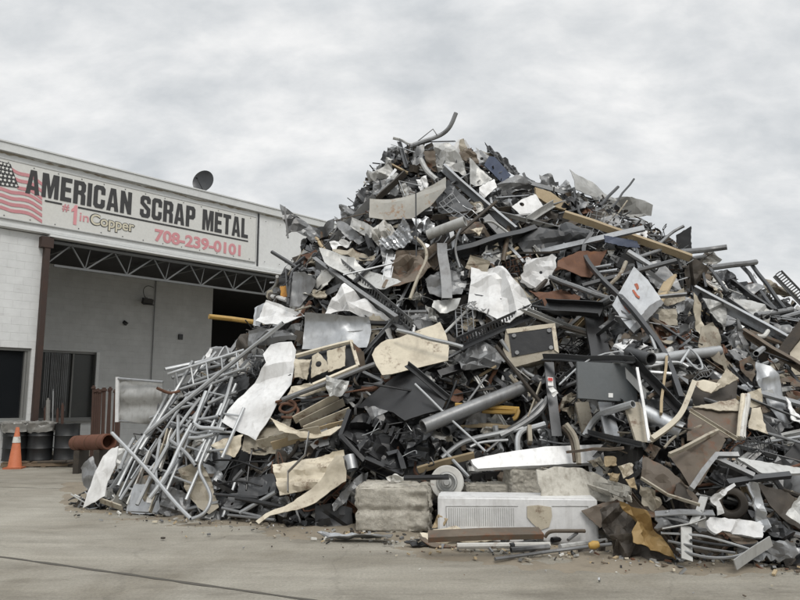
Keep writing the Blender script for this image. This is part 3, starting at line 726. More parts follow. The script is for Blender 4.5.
G = {
'A': (.6, [[(0,0),(.17,1),(.43,1),(.6,0),(.4,0),(.378,.18),(.222,.18),(.2,0)], [(.242,.34),(.358,.34),(.3,.78)]]),
'M': (.74, [[(0,0),(0,1),(.27,1),(.37,.45),(.47,1),(.74,1),(.74,0),(.55,0),(.55,.6),(.43,0),(.31,0),(.19,.6),(.19,0)]]),
'E': (.5, [[(0,0),(0,1),(.5,1),(.5,.82),(.21,.82),(.21,.6),(.46,.6),(.46,.42),(.21,.42),(.21,.18),(.5,.18),(.5,0)]]),
'R': (.56, [[(0,0),(0,1),(.45,1),(.56,.88),(.56,.6),(.48,.5),(.56,.41),(.56,0),(.35,0),(.35,.38),(.31,.42),(.21,.42),(.21,0)], [(.21,.59),(.31,.59),(.35,.64),(.35,.78),(.31,.83),(.21,.83)]]),
'I': (.21, [[(0,0),(0,1),(.21,1),(.21,0)]]),
'C': (.56, [[(.11,0),(0,.12),(0,.88),(.11,1),(.45,1),(.56,.88),(.56,.62),(.36,.62),(.36,.78),(.32,.82),(.24,.82),(.2,.78),(.2,.22),(.24,.18),(.32,.18),(.36,.22),(.36,.4),(.56,.4),(.56,.12),(.45,0)]]),
'N': (.57, [[(0,0),(0,1),(.2,1),(.37,.52),(.37,1),(.57,1),(.57,0),(.38,0),(.2,.5),(.2,0)]]),
'S': (.56, [[(.11,0),(0,.12),(0,.36),(.2,.36),(.2,.2),(.24,.17),(.32,.17),(.36,.21),(.36,.34),(0,.62),(0,.88),(.11,1),(.45,1),(.56,.88),(.56,.67),(.36,.67),(.36,.79),(.32,.83),(.24,.83),(.2,.79),(.2,.7),(.56,.43),(.56,.12),(.45,0)]]),
'P': (.56, [[(0,0),(0,1),(.45,1),(.56,.88),(.56,.5),(.45,.38),(.21,.38),(.21,0)], [(.21,.56),(.31,.56),(.35,.6),(.35,.78),(.31,.82),(.21,.82)]]),
'T': (.54, [[(.165,0),(.165,.82),(0,.82),(0,1),(.54,1),(.54,.82),(.375,.82),(.375,0)]]),
'L': (.49, [[(0,0),(0,1),(.21,1),(.21,.18),(.49,.18),(.49,0)]]),
}
def curve_mesh(name, splines, m, y, parent, ext=.004):
    cu = bpy.data.curves.new(name, 'CURVE'); cu.dimensions = '2D'; cu.fill_mode = 'BOTH'; cu.extrude = ext
    for s in splines:
        sp = cu.splines.new('POLY'); sp.points.add(len(s)-1)
        for p, q in zip(sp.points, s): p.co = (q[0], q[1], 0, 1)
        sp.use_cyclic_u = True
    return curve_to_mesh(cu, name, m, y, parent)
def curve_to_mesh(cu, name, m, y, parent, T=None):
    ob = bpy.data.objects.new('tmp', cu); col.objects.link(ob); dg = bpy.context.evaluated_depsgraph_get(); dg.update()
    me = bpy.data.meshes.new_from_object(ob.evaluated_get(dg)); bpy.data.objects.remove(ob)
    M = Matrix.Translation((0, y, 0)) @ Matrix.Rotation(pi/2, 4, 'X')
    if T is not None: M = M @ T
    me.transform(M); me.materials.clear(); me.materials.append(MATS[m]); me.name = name
    o = bpy.data.objects.new(name, me); col.objects.link(o); o.parent = parent
    return o
def word(txt, pL, pR, zt, zb, m='faded_black', gap=.085):
    s0 = sl_(*pL)[0]; s1 = sl_(*pR)[0]; W = sum(G[c][0] for c in txt)+gap*(len(txt)-1); k = (s1-s0)/W; x = 0; spl = []
    for c in txt:
        for lp in G[c][1]: spl.append([(s0+(x+u)*k, zb+v*(zt-zb)) for u, v in lp])
        x += G[c][0]+gap
    return spl
zlt = (sl_(26, 169)[1]+sl_(248, 219)[1])/2; zlb = (sl_(26, 193.5)[1]+sl_(248, 238.5)[1])/2
spl = word('AMERICAN', (26,180), (131.5,205), zlt, zlb)+word('SCRAP', (140,210), (195,220), zlt, zlb)+word('METAL', (202.5,220), (248,230), zlt, zlb)
curve_mesh('lettering', spl, 'faded_black', -.004, sgn)
zu = zlb-.115
curve_mesh('underline', [[(sl_(45,200)[0], zu), (sl_(62,204)[0], zu), (sl_(62,204)[0], zu+.045), (sl_(45,200)[0], zu+.045)], [(sl_(78,207)[0], zu), (sl_(248,242)[0], zu), (sl_(248,242)[0], zu+.045), (sl_(78,207)[0], zu+.045)]], 'faded_black', -.003, sgn)
def text(txt, pA, pB, m, y=-.003, bold=.03, ext=.004, part='lettering'):
    """text filling the sign rectangle whose top left and bottom right corners are seen at pA, pB"""
    a = sl_(*pA); b = sl_(*pB); cu = bpy.data.curves.new(part, 'FONT'); cu.body = txt; cu.size = 1; cu.offset = bold; cu.extrude = ext
    ob = bpy.data.objects.new('tmp', cu); col.objects.link(ob); dg = bpy.context.evaluated_depsgraph_get(); dg.update()
    me = bpy.data.meshes.new_from_object(ob.evaluated_get(dg)); bpy.data.objects.remove(ob)
    xs = [v.co.x for v in me.vertices]; ys = [v.co.y for v in me.vertices]; x0, x1, y0, y1 = min(xs), max(xs), min(ys), max(ys)
    for v in me.vertices:
        v.co = (a[0]+(v.co.x-x0)/(x1-x0)*(b[0]-a[0]), y-v.co.z, b[1]+(v.co.y-y0)/(y1-y0)*(a[1]-b[1]))
    me.materials.append(MATS[m]); o = bpy.data.objects.new(part, me); col.objects.link(o); o.parent = sgn
    return o
text('#', (62.5,203.5), (69,212.5), 'faded_pink', bold=.02); 
q0 = sl_(70.5,224); q1 = sl_(77.5,205.5); one = [(.30,0),(.30,.68),(.0,.62),(.0,.76),(.22,.84),(.38,1),(.68,1),(.68,0)]
curve_mesh('lettering', [[(q0[0]+(q1[0]-q0[0])*u/.68, q0[1]+(q1[1]-q0[1])*v_) for u, v_ in one]], 'faded_pink', -.003, sgn)
text('in', (80,212.5), (88.5,222.5), 'faded_pink', bold=.005)
text('Copper', (90,212.5), (134.5,236), 'faded_black', bold=.055, y=-.002); text('Copper', (90.9,213.4), (133.6,235.2), 'gold_outline', bold=.02, y=-.006)
a = sl_(155,228); b = sl_(240.5,256); 
text('708-239-0101', (155,(228+.5)), (240.5,256.5), 'faded_pink', bold=.035)
# flag
mb = MB(); 
def flagp(px, py): s, z = sl_(px, py); return (s, z)
cx = [(-16,156.5),(10.5,164),(19,188),(-14,184)]
fl = curve_mesh('flag_canton', [[flagp(*p) for p in cx]], 'faded_black', -.004, sgn)
st = []
for r_ in range(6):
    for c_ in range(7):
        u = (c_+.5+(r_ % 2)*.3)/7.3; v_ = (r_+.5)/6
        top = (cx[0][0]+(cx[1][0]-cx[0][0])*u, cx[0][1]+(cx[1][1]-cx[0][1])*u); bt = (cx[3][0]+(cx[2][0]-cx[3][0])*u, cx[3][1]+(cx[2][1]-cx[3][1])*u)
        s, z = flagp(top[0]+(bt[0]-top[0])*v_, top[1]+(bt[1]-top[1])*v_)
        st.append([(s+(.045 if k % 2 == 0 else .02)*sin(k*pi/5), z+(.045 if k % 2 == 0 else .02)*cos(k*pi/5)) for k in range(10)])
curve_mesh('flag_stars', st, 'sign_white', -.009, sgn, .002)
st = []
for k in range(7):
    # upper three stripes start at the canton's right edge, lower four run below it
    if k < 3: xs = [12+k*2.6+i*(42-12-k*2.6)/9 for i in range(10)]; base = lambda x, k=k: 167+k*7.2+(x-12)*.48+1.5*sin((x-10)*.22)
    else: xs = [-16+i*58/13 for i in range(14)]; base = lambda x, k=k: 186+(k-3)*6.2+(x+16)*.12+max(0, x-18)*.30+1.4*sin((x-6)*.2)
    st.append([flagp(x, base(x)) for x in xs]+[flagp(x, base(x)+3.4) for x in reversed(xs)])
curve_mesh('flag_stripes', st, 'faded_pink', -.004, sgn, .003)

# ------------------------------------------------------------ things on the building
p = bw(*((lambda q: (q[0], .6, ztop+.02))(bl(205, 194.5, .6))))
ds = empty('satellite_dish', p, 0); tag(ds, 'small grey satellite dish standing on the roof edge above the sign', 'satellite dish')
ctr = p+Vector((0, -.1, .56)); ax = Vector((-.22, -.95, .12)).normalized()
mb = MB(); mb.lathe(ctr, [(0,.0),(.15,.012),(.27,.045),(.37,.1),(.375,.11),(.36,.1),(.26,.055),(.15,.024),(0,.012)], 28, ax); mb.build('dish', 'dark_grey', ds)
mb = MB(); mb.tube([p, p+Vector((0,0,.3)), ctr-ax*.05], .03, 8); mb.box(p+Vector((0,0,.01)), (.26,.2,.02)); mb.build('mast', 'truss_steel', ds)
mb = MB(); f_ = ctr+ax*.42+Vector((-.06,0,-.02)); mb.tube([ctr-Vector((0,0,.34)), f_], .012, 6); mb.tube([f_-ax*.05, f_+ax*.06], .035, 8); mb.build('feed_arm', 'dark_grey', ds)
q = bl(144, 304, REC); p = bw(q[0], REC-.1, q[1]+.12)
fl_ = empty('floodlight', p, BR); tag(fl_, 'black floodlight hanging on a looped cord on the shaded block wall', 'light')
mb = MB(); M = Matrix.Rotation(radians(20), 3, 'X'); mb.box((0,-.14,-.05), (.36,.16,.2), M); mb.box((0,-.2,-.16), (.4,.1,.03), M); mb.build('housing', 'black', fl_, smooth=False, world=False)
mb = MB(); mb.tube([(.05,0,.1),(-.02,-.04,0)], .02); mb.build('bracket', 'dark_grey', fl_, world=False)
mb = MB(); mb.tube(chaikin([(.02,-.02,.05),(-.1,-.02,.2),(-.12,-.02,.42),(.05,-.02,.56),(.3,.02,.5)], 2), .012, 6); mb.build('cord', 'black', fl_, world=False)
q = bl(125, 323, REC); p = bw(q[0], REC-.02, q[1]); mb = MB(); mb.box(p, (.14,.12,.12), Matrix.Rotation(.7, 3, 'Y')); mb.lathe(p+Vector((.02,-.05,-.02)), [(0,.12),(.035,.12),(.04,0)], 10, Vector((.2,-1,-.3)))
tag(mb.build('wall_camera', 'dark_grey'), 'tiny grey box lamp on the block wall left of the floodlight', 'wall lamp')
q = bl(180, 337, REC); p = bw(q[0], REC-.03, q[1]); mb = MB(); mb.box(p, (.16,.08,.2), Matrix.Rotation(BR, 3, 'Z')); tag(mb.build('junction_box', 'dark_grey', smooth=False), 'dark junction box on the shaded wall right of the conduit', 'electrical box')

# ------------------------------------------------------------ things in front of the building
def gp(px, py): return ground(px, py)
pl = gp(33, 466); PALT = .14
def pallet(c, rz, wx, wy, lab):
    t = empty('pallet', c, rz); tag(t, lab, 'pallet')
    mb = MB()
    for i in range(6): mb.box((-wx/2+wx*(i+.5)/6, 0, .125), (wx/6*.74, wy, .022))
    mb.build('deck_boards', 'timber', t, smooth=False, world=False)
    mb = MB()
    for yy in (-wy/2+.05, 0, wy/2-.05): mb.box((0, yy, .069), (wx, .07, .088))
    mb.build('stringers', 'timber', t, smooth=False, world=False)
    mb = MB()
    for i in range(3): mb.box((-wx/2+.1+(wx-.2)*i/2, 0, .013), (.1, wy, .02))
    mb.build('bottom_boards', 'timber', t, smooth=False, world=False)
dir_ = .18
pc = gp(42, 467)+Vector((0, .35, 0)); pallet(pc, dir_, 1.9, .95, 'weathered timber pallet under the black drums beside the window')
def drum(px, bag, lab):
    b = atY(px, 440, pc.y-.02+(px-42)*.004); b.z = PALT+.0
    t = empty('oil_drum', b, R.uniform(0, 3)); tag(t, lab, 'drum', 'black drums on the pallet')
    mb = MB(); H = .88; r = .29
    mb.lathe((0,0,0), [(0,.012),(r-.02,.012),(r,0),(r,.03),(r-.006,.04),(r-.006,.27),(r+.008,.29),(r-.006,.31),(r-.006,.57),(r+.008,.59),(r-.006,.61),(r-.006,.85),(r+.004,.87),(r+.004,H),(r-.012,H),(r-.02,H-.03),(0,H-.03)], 32)
    mb.build('shell', 'drum_black', t, world=False)
    if bag:
        mb = MB(); n = 34; k = 12; vs = []
        rr = random.Random(px)
        for i in range(n):
            a = 2*pi*i/n
            for j in range(k):
                u = j/(k-1); rad = (r+.05)*(1-((u-.4)/.6)**2*.8) if u > .4 else r+.03+.03*u; z = H-.2+u*.5 if u < .4 else H+.0+sin((u-.4)/.6*pi*.55)*.06
                nz = noise.noise(Vector((cos(a)*3, sin(a)*3, u*5+px)))*.07
                vs.append(((rad+nz)*cos(a), (rad+nz)*sin(a), z+nz*.7))
        mb.add(vs, [(i*k+j, ((i+1) % n)*k+j, ((i+1) % n)*k+j+1, i*k+j+1) for i in range(n) for j in range(k-1)]+[tuple(i*k+k-1 for i in range(n))])
        mb.build('plastic_liner', 'plastic_bag', t, world=False)
drum(16, True, 'black drum with a pale plastic liner, behind the traffic cone'); drum(40.5, True, 'black drum with a bulging plastic liner, middle of the three on the pallet'); drum(67, False, 'bare black drum without a liner, rightmost on the pallet')
c0 = gp(14.5, 468.5); t = empty('traffic_cone', c0, .2); tag(t, 'faded orange traffic cone with a worn pale collar in front of the drums', 'traffic cone')
mb = MB(); mb.box((0,0,.018), (.40,.40,.034)); mb.build('base', 'orange', t, smooth=False, world=False)
mb = MB(); mb.lathe((0,0,0), [(.165,.036),(.15,.06),(.04,.95),(.03,.96),(0,.958)], 24); mb.build('body', 'orange', t, world=False)
mb = MB(); mb.lathe((0,0,0), [(.091,.60),(.0745,.74),(.0722,.74),(.088,.60)], 24); mb.build('collar', 'dirty_white', t, world=False)
mb = MB(); a = gp(70, 462); b = gp(134, 460); a.z = b.z = .38
a = atY(76, 443, 16.2); b = atY(109, 441.5, 14.9); 
t = empty('steel_tank', Vector(((a.x+b.x)/2, (a.y+b.y)/2, a.z-.3)), 0); tag(t, 'horizontal rusty orange steel cylinder with an open dark end beside the drums', 'tank')
mb = MB(); mb.tube([a, b], .165, 24, hollow=True); mb.build('shell', 'tank_orange', t)
for u in (.15, .5, .85): 
    mb = MB(); q = a.lerp(b, u); mb.tube([q-(b-a).normalized()*.02, q+(b-a).normalized()*.02], .171, 24); mb.build('band', 'rust', t)
for u in (.2, .8):
    mb = MB(); q = a.lerp(b, u); h = q.z-.16; mb.box((q.x, q.y, h/2), (.12, .5, h)); mb.build('cradle', 'dark_brown', t, smooth=False)
r3 = random.Random(2)
for i in range(11):
    px = 92.5+i*2.7; b = atY(px+r3.uniform(-1,1)-2, 450, 17.2); b.z = .02; tpt = atY(px+r3.uniform(-1.2,1.2), 385+r3.uniform(0,6), 17.4)
    mb = MB(); mb.box((b+tpt)/2, (.045+.015*r3.random(), .05, (tpt-b).length), (tpt-b).to_track_quat('Z', 'Y').to_matrix()); d_ = (tpt-b).normalized(); mb.box(tpt-d_*.06, (.09,.09,.05), d_.to_track_quat('Z','Y').to_matrix())
    tag(mb.build('rusty_post', 'dark_rust', smooth=False), 'rusty steel post in the row of posts leaning upright against the block wall', 'post', 'rusty posts against the wall')
for i, (px, py, h, m_, lab) in enumerate([(53,421,415-352,'alu','')]): pass
for (px, yt, yb, m_, r_, lab) in [(52.5,391,422,'bright_tube',.014,'thin bright rod standing behind the drums'),(47.5,400,423,'plastic_bag',.05,'pale plastic bottle shape standing behind the middle drum'),(45,408,424,'dark_rust',.04,'short rusty bar left of the bright rod behind the drums'),(62,405,424,'dark_rust',.035,'short rusty bar behind the bare drum, farthest right'),(57,410,424,'dark_rust',.03,'stubby rusty bar between the bright rod and the bare drum')]:
    a = atY(px, yb+8, 17.8); b = atY(px+.6, yt, 17.8); mb = MB(); mb.tube([Vector((a.x, a.y, .02)), a, b], r_, 8); mb.tube([b, b+Vector((.0,0,.05))], r_*.5, 8)
    tag(mb.build('standing_rod', m_), lab, 'rod')
mb = MB()
for i in range(26): 
    a = gp(R.uniform(-8, 112), 464+R.uniform(-3, 4.5)); a.z = .03+R.uniform(0,.12); b = a+Vector((R.uniform(.3,.9), R.uniform(-.3,.3), R.uniform(-.02,.1))); mb.tube([a, b], .03, 6)
tag(mb.build('iron_offcuts', 'dark_brown'), 'low litter of dark iron offcuts on the ground under the orange cylinder', 'scrap', kind='stuff')
# ------------------------------------------------------------ heap core and the small stuff nobody could count
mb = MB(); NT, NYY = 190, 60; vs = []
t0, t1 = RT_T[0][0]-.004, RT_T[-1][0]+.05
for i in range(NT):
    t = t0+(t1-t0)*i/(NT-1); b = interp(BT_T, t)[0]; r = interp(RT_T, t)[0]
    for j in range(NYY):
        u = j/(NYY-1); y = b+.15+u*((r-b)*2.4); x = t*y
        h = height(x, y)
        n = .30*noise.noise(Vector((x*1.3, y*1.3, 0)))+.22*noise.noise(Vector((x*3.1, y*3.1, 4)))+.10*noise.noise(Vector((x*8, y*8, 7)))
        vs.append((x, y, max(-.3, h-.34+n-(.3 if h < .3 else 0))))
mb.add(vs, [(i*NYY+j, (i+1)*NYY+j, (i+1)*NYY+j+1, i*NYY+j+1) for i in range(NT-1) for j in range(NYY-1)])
tag(mb.build('scrap_heap_core', 'pile_core', smooth=False, loc=(0,0,0)), 'core of the scrap heap, coloured near-black for the shade seen in its gaps', 'scrap heap', kind='stuff')
FM = ['dark_grey','mid_grey','galvanised','light_grey','brown','rust','beige','black','dark_brown','dirty_white','tan','bright_tube','cream']
FWt = [28,18,7,5,7,4,4,30,18,1,1,3,1]
mb = MB(); rf = random.Random(21)
def frag(p, sc_, mi, N):
    k = rf.random(); q = Vector((rf.gauss(0,1), rf.gauss(0,1), rf.gauss(0,1))).normalized(); a, b = perp(q)
    if k < .14:  # curled ribbon
        w_ = sc_*rf.uniform(.12, .3); pts = []; u_ = a; n_ = 5; pp = p-q*sc_*.6; vs_ = []
        for i_ in range(n_):
            vs_ += [pp+b*w_/2, pp-b*w_/2, pp-b*w_/2+a*.005, pp+b*w_/2+a*.005]; q = (q+a*rf.uniform(-.8,.8)+b*rf.uniform(-.3,.3)).normalized(); pp = pp+q*sc_*.35
        fs_ = [(4*i_+j_, 4*i_+(j_+1)%4, 4*i_+4+(j_+1)%4, 4*i_+4+j_) for i_ in range(n_-1) for j_ in range(4)]+[(3,2,1,0), (4*n_-4,4*n_-3,4*n_-2,4*n_-1)]
        mb.add(vs_, fs_, mi)
    elif k < .48:   # bent shard
        w_ = sc_*rf.uniform(.25, .7); l_ = sc_; th = .006; bend = a*rf.uniform(-.5,.5)*l_; 
        c = [p-q*l_*.5-b*w_*.5, p-q*l_*.5+b*w_*rf.uniform(.2,.5), p+bend*.5+b*w_*rf.uniform(.3,.6), p+q*l_*.5+bend*.2+b*w_*rf.uniform(.1,.5), p+q*l_*.5+bend*.2-b*w_*rf.uniform(.1,.5), p+bend*.5-b*w_*rf.uniform(.3,.6)]
        u = [x-a*th for x in c]
        mb.add(c+u, [(0,1,2,5),(5,2,3,4),(6,11,8,7),(11,10,9,8),(0,6,7,1),(1,7,8,2),(2,8,9,3),(3,9,10,4),(4,10,11,5),(5,11,6,0)], mi)
    elif k < .85:  # bar or rod
        q = Vector((q.x, q.y*.6, q.z*.45)).normalized(); l_ = sc_*rf.uniform(1.1, 2.3); r_ = rf.uniform(.006, .016); mid = p+a*rf.uniform(-.15,.15)*l_
        mb.tube([p-q*l_*.5, mid, p+q*l_*.5], r_, 5, mi=mi)
    else:
        mb.box(p, (sc_*rf.uniform(.3,.8), sc_*rf.uniform(.2,.5), sc_*rf.uniform(.1,.4)), Matrix((a, b, q)).transposed(), mi)
cnt = 0
while cnt < 13000:
    t = rf.uniform(t0+.01, t1-.02); b = interp(BT_T, t)[0]; r = interp(RT_T, t)[0]; u = rf.random()**.8 if rf.random() < .8 else 1+rf.random()*1.1
    y = b+u*(r-b); x = t*y; h = height(x, y)
    if h < .05: h = rf.uniform(.02,.1)
    p = Vector((x, y, max(.03, h-rf.uniform(.1, .44))))
    frag(p, rf.choice((.05,.08,.11,.15,.2,.26,.32)), rf.choices(range(len(FM)), FWt)[0], None); cnt += 1
tag(mb.build('small_scrap', FM, smooth=False, loc=(0,0,0)), 'countless small offcuts, shards and wires packed between the larger pieces', 'scrap', kind='stuff')
# crumbs on the ground in front of the heap
mb = MB(); rf = random.Random(33)
for i in range(950):
    px = rf.uniform(70, 830); bb = 0
    for a, b in zip(BASE0[:-1], BASE0[1:]):
        if a[0] <= px <= b[0]: bb = a[1]+(b[1]-a[1])*(px-a[0])/(b[0]-a[0])
    if not bb: continue
    py = bb-4+abs(rf.gauss(0, 7 if rf.random() < .95 else 20)); p = ground(px, min(py, 598)); s = rf.choice((.008,.012,.016,.025,.04)); p.z = s*.4+.012
    q = Vector((rf.gauss(0,1), rf.gauss(0,1), rf.gauss(0,.4))).normalized(); a, b = perp(q)
    mb.box(p, (s*rf.uniform(.7,2), s*rf.uniform(.4,1), s*rf.uniform(.3,.6)), Matrix((q, a, b)).transposed(), rf.choices(range(len(FM)), [10,10,6,8,12,5,12,3,12,8,12,1,6])[0])
tag(mb.build('ground_debris', FM, smooth=False, loc=(0,0,0)), 'scattered crumbs of metal, grit and chips on the concrete before the heap', 'debris', kind='stuff')
# ------------------------------------------------------------ hand-placed pieces of the heap
S = 'sheet metal'; T_ = 'tube'; B_ = 'bar'
# --- summit
tb('bent_pipe','dark curved pipe sticking up as the highest point of the heap','pipe','mid_grey',[(456,113,.1),(450,128,.1),(440,136),(421,142),(408,147)],.045,.12,L='the topmost curved pipe')
tb('bent_wire','thin pale wire bent to a peak left of the topmost pipe','wire','mid_grey',[(418,141),(433,129),(437,135)],.012,.15,sm=False)
sh('crumpled_sheet','tall crumpled pale sheet hanging just below the summit',S,'light_grey',[(434,142),(449,139),(457,149),(464,160),(468,182),(459,175),(438,172),(434,157)],20,-10,.12,cr=6,amp=.16,L='the crumpled pale sheet at the summit')
sh('curved_sheet','smooth pale curved sheet between the summit sheet and the blue panel',S,'light_grey',[(468,160),(479,166),(491,181),(484,184),(470,184)],35,20,.08,roll=.25,amp=.06)
sh('blue_panel','deep blue rectangular panel under a dark slatted strip near the summit','panel','blue',[(489,156),(495,157),(511,175),(502,183),(484,165)],28,20,.14,cr=1,amp=.02,L='the blue panel near the summit')
sh('slatted_strip','dark slatted strip along the outline right of the blue panel',S,'dark_grey',[(484,143),(490,147),(507,160),(521,172),(516,178),(503,166),(488,152)],25,30,.1,rib=9,ribdir=20,amp=.06,L='the dark slatted strip')
bm('steel_channel','long pale steel channel running diagonally down from the summit sheet','channel','galvanised',[(444,167),(516,230)],'C',.15,.06,.01,.2,tw=0,L='the long pale channel under the summit')
sh('curved_panel','broad pale curved panel with rust stained edges in the upper left','panel','rusty_grey',[(371,201),(392,199),(415,192),(446,178),(447,191),(430,206),(412,217),(390,219),(370,219)],18,-15,.3,cr=1,amp=.05,roll=.2,L='the rust edged curved panel')
bm('dark_bar','dark brown flat bar leaning above the rust edged curved panel',B_,'dark_brown',[(405,173),(377,199)],'B',.12,.03,lift=.22)
sh('crumpled_sheet','grey crushed sheet at the heap outline, upper left of the dark brown bar',S,'light_grey',[(366,173),(376,168),(388,164),(398,173),(394,178),(384,177),(368,181)],30,-20,.08,cr=5,amp=.12,L='the crushed sheet at the upper left outline')
sh('dark_chunk','black angular plate at the outline below the upper left crushed sheet','plate','black',[(351,205),(357,192),(361,187),(375,195),(372,204),(359,207)],10,-20,.08,L='the black plate at the left outline')
sh('folded_sheet','mid grey folded sheet behind the dark brown bar',S,'mid_grey',[(373,181),(396,176),(400,192),(382,199),(372,196)],28,-5,.02,cr=4,amp=.12)
tb('torn_strip','pale torn strip along the top outline left of the topmost pipe','strip','light_grey',[(393,138),(402,140),(409,145),(416,143)],.03,.1,seg=5)
bm('dark_post','dark upright strut left of the summit sheet','strut','dark_grey',[(400,142),(408,168)],'L',.08,.06,.01,.1)
sh('grey_flap','grey strip shaped flap left of the summit brown panel',S,'mid_grey',[(417,146),(425,144),(422,162),(413,169),(411,162)],20,10,.1,cr=2)
sh('brown_panel','dark brown narrow panel standing against the summit sheet','panel','brown',[(424,151),(435,151),(437,173),(426,165)],5,-10,.06,cr=1)
sh('white_scrap','small white folded scrap below the grey flap near the summit',S,'white',[(416,179),(426,176),(429,187),(420,190)],20,-10,.12,cr=3,amp=.05)
tb('bent_wire','thin pale bent wire left of the small white folded scrap','wire','bright_tube',[(405,196,.1),(399,181,.1),(421,186,.1)],.012,.22,sm=False)
tb('drain_pipe','pale curved pipe running down beside the small white folded scrap','pipe','light_grey',[(421,160),(427,172),(437,180)],.05,.1)
sh('white_plate','clean white plate right of the long pale channel below the blue panel','plate','white',[(479,188),(486,183),(494,179),(497,187),(485,197),(479,193)],45,10,.15,cr=2,amp=.03,L='the white plate below the blue panel')
sh('grey_crumple','crumpled grey sheet under the dark slatted strip',S,'mid_grey',[(497,184),(515,177),(534,185),(527,192),(510,194),(498,196)],40,15,.1,cr=6,amp=.14)
sh('white_bracket_plate','white plate with a dark round hole right of the long pale channel','plate','white',[(512,206),(524,198),(536,194),(543,207),(534,213),(523,218)],48,15,.15,cr=1,amp=.03,holes=[(522,204,.045)],L='the white plate with a hole')
bm('flat_bar','pale flat bar just under the white plate with a hole',B_,'light_grey',[(526,223),(553,206)],'L',.12,.06,.01,.2)
sh('tan_board','short tan board lying along the right slope above the long tan pole','board','tan',[(535,187),(551,192),(569,205),(565,210),(552,206),(537,197)],40,20,.12,th=.05,cr=0,amp=.01,L='the short tan board')
sh('draped_sheet','wide pale crumpled sheet draped along the right skyline of the heap',S,'light_grey',[(567,173),(572,178),(586,181),(601,188),(616,197),(638,202),(651,207),(653,214),(630,214),(607,210),(589,198),(572,194)],32,18,.12,cr=8,amp=.1,L='the wide draped sheet on the right skyline')
sh('crumpled_sheet','grey crushed sheet at the skyline between the tan board and the draped sheet',S,'mid_grey',[(539,175),(550,176),(559,185),(567,177),(573,192),(559,193),(541,186)],35,0,.06,cr=7,amp=.2,L='the crushed grey sheet on the skyline')
bm('tan_pole','long tan square pole lying diagonally across the upper right slope','pole','tan',[(564,214),(691,258)],'B',.11,.11,lift=.22,L='the long tan pole')
sh('dark_wide_sheet','wide dark glossy sheet with sharp folds in the upper middle of the heap',S,'dark_grey',[(518,236),(540,226),(567,220),(592,229),(596,236),(588,240),(565,250),(548,247),(529,250),(523,243)],50,5,.2,cr=7,amp=.13,L='the wide dark folded sheet')
bm('dark_beam','long dark beam lying nearly level left of the wide dark folded sheet','beam','dark_grey',[(452,252),(533,229)],'C',.2,.1,.012,.15,tw=20,L='the long dark beam')
sh('blue_panel','small blue panel half hidden under the long tan pole','panel','blue',[(604,235),(637,241),(640,248),(622,246),(605,242)],15,5,.1,cr=1,amp=.01,L='the blue panel under the tan pole')
sh('black_panel','black upright panel standing on the right skyline','panel','black',[(676,235),(691,226),(692,253),(676,249)],0,-15,.0,cr=0,amp=.01,L='the black upright panel on the skyline')
tb('steel_tube','grey tube pointing right from the black upright panel',T_,'mid_grey',[(680,252),(706,250),(727,247)],.05,.1,hollow=True)
tb('bent_prong','short bent grey prong on the skyline left of the black upright panel','strip','mid_grey',[(658,245),(672,232),(684,226)],.03,.05,seg=5)
tb('thin_rod','thin dark rod sticking up from the draped sheet','rod','dark_grey',[(612,208),(634,179)],.02,.02,sm=False)
tb('short_stub','short dark stub left of the thin rod on the draped sheet','rod','dark_grey',[(600,206),(618,187)],.03,.02,sm=False)
for i, (a, b, lab) in enumerate([((683,259),(705,256),'upper'),((635,258),(667,249),'lower')]):
    tb('thin_pipe', ('grey thin pipe lying level just right of the end of the tan pole' if i == 0 else 'grey thin pipe lying level under the middle of the tan pole'), 'pipe','mid_grey',[a, b],.03,.15,sm=False)
# table-like frame on the right skyline
fr = empty('tube_gate', atp(745,262,.1)); tag(fr, 'dark tubular frame with slanting legs standing out on the right skyline','frame')
lm('the dark tubular frame on the right', 745, 272)
tb('frame','','','mid_grey',[(710,268),(756,262)],.05,.15,parent=fr,part='top_rail')
for a, b in [((742,266),(776,311)),((752,265),(785,309)),((709,268),(728,293)),]:
    tb('leg','','','dark_grey',[a, b],.035,.15,parent=fr,part='leg',sm=False)
tb('rail','','','mid_grey',[(756,315),(792,309)],.04,.15,parent=fr,part='lower_rail',sm=False)
bm('dark_bar','long black bar slanting down behind the dark tubular frame',B_,'black',[(732,281),(773,311)],'B',.08,.05,lift=.12)
slotted('slotted_angle','grey slotted angle iron jutting up at the far right edge','angle iron','mid_grey',(778,273),(806,302),.16,14,.12,L='the slotted angle at the far right')
sh('dark_gusset','dark brown bent plate below the end of the long tan pole','plate','dark_brown',[(692,257),(709,268),(701,280),(688,294),(684,272)],10,-25,.05,cr=2,amp=.06)
bm('long_channel','long pale grey channel slanting down to the right below the tubular frame','channel','galvanised',[(694,289),(788,340)],'C',.15,.07,.01,.2,L='the long pale channel on the right slope')
bm('long_strip','long dark strip lying below the long pale channel on the right slope','strip','mid_grey',[(728,300),(790,346)],'B',.09,.02,lift=.12)
sh('grey_roof_sheet','pale flat sheet behind the tubular frame legs',S,'light_grey',[(733,296),(752,300),(772,313),(762,320),(744,312)],45,10,.04,cr=3,L='the pale sheet behind the frame legs')
sh('cream_flap','narrow cream flap beside the white notched sheet on the right','flap','cream',[(692,293),(700,303),(707,340),(701,342),(693,310)],5,10,.16,cr=2)
sh('notched_sheet','pale notched sheet hanging right of the narrow cream flap',S,'light_grey',[(702,298),(714,300),(727,305),(726,331),(716,322),(705,305)],12,15,.16,cr=3,L='the pale notched sheet on the right')
sh('ragged_piece','ragged white piece on the skyline under the level grey tube',S,'dirty_white',[(700,259),(706,249),(711,250),(722,260),(712,267)],15,0,.0,cr=4,amp=.12)
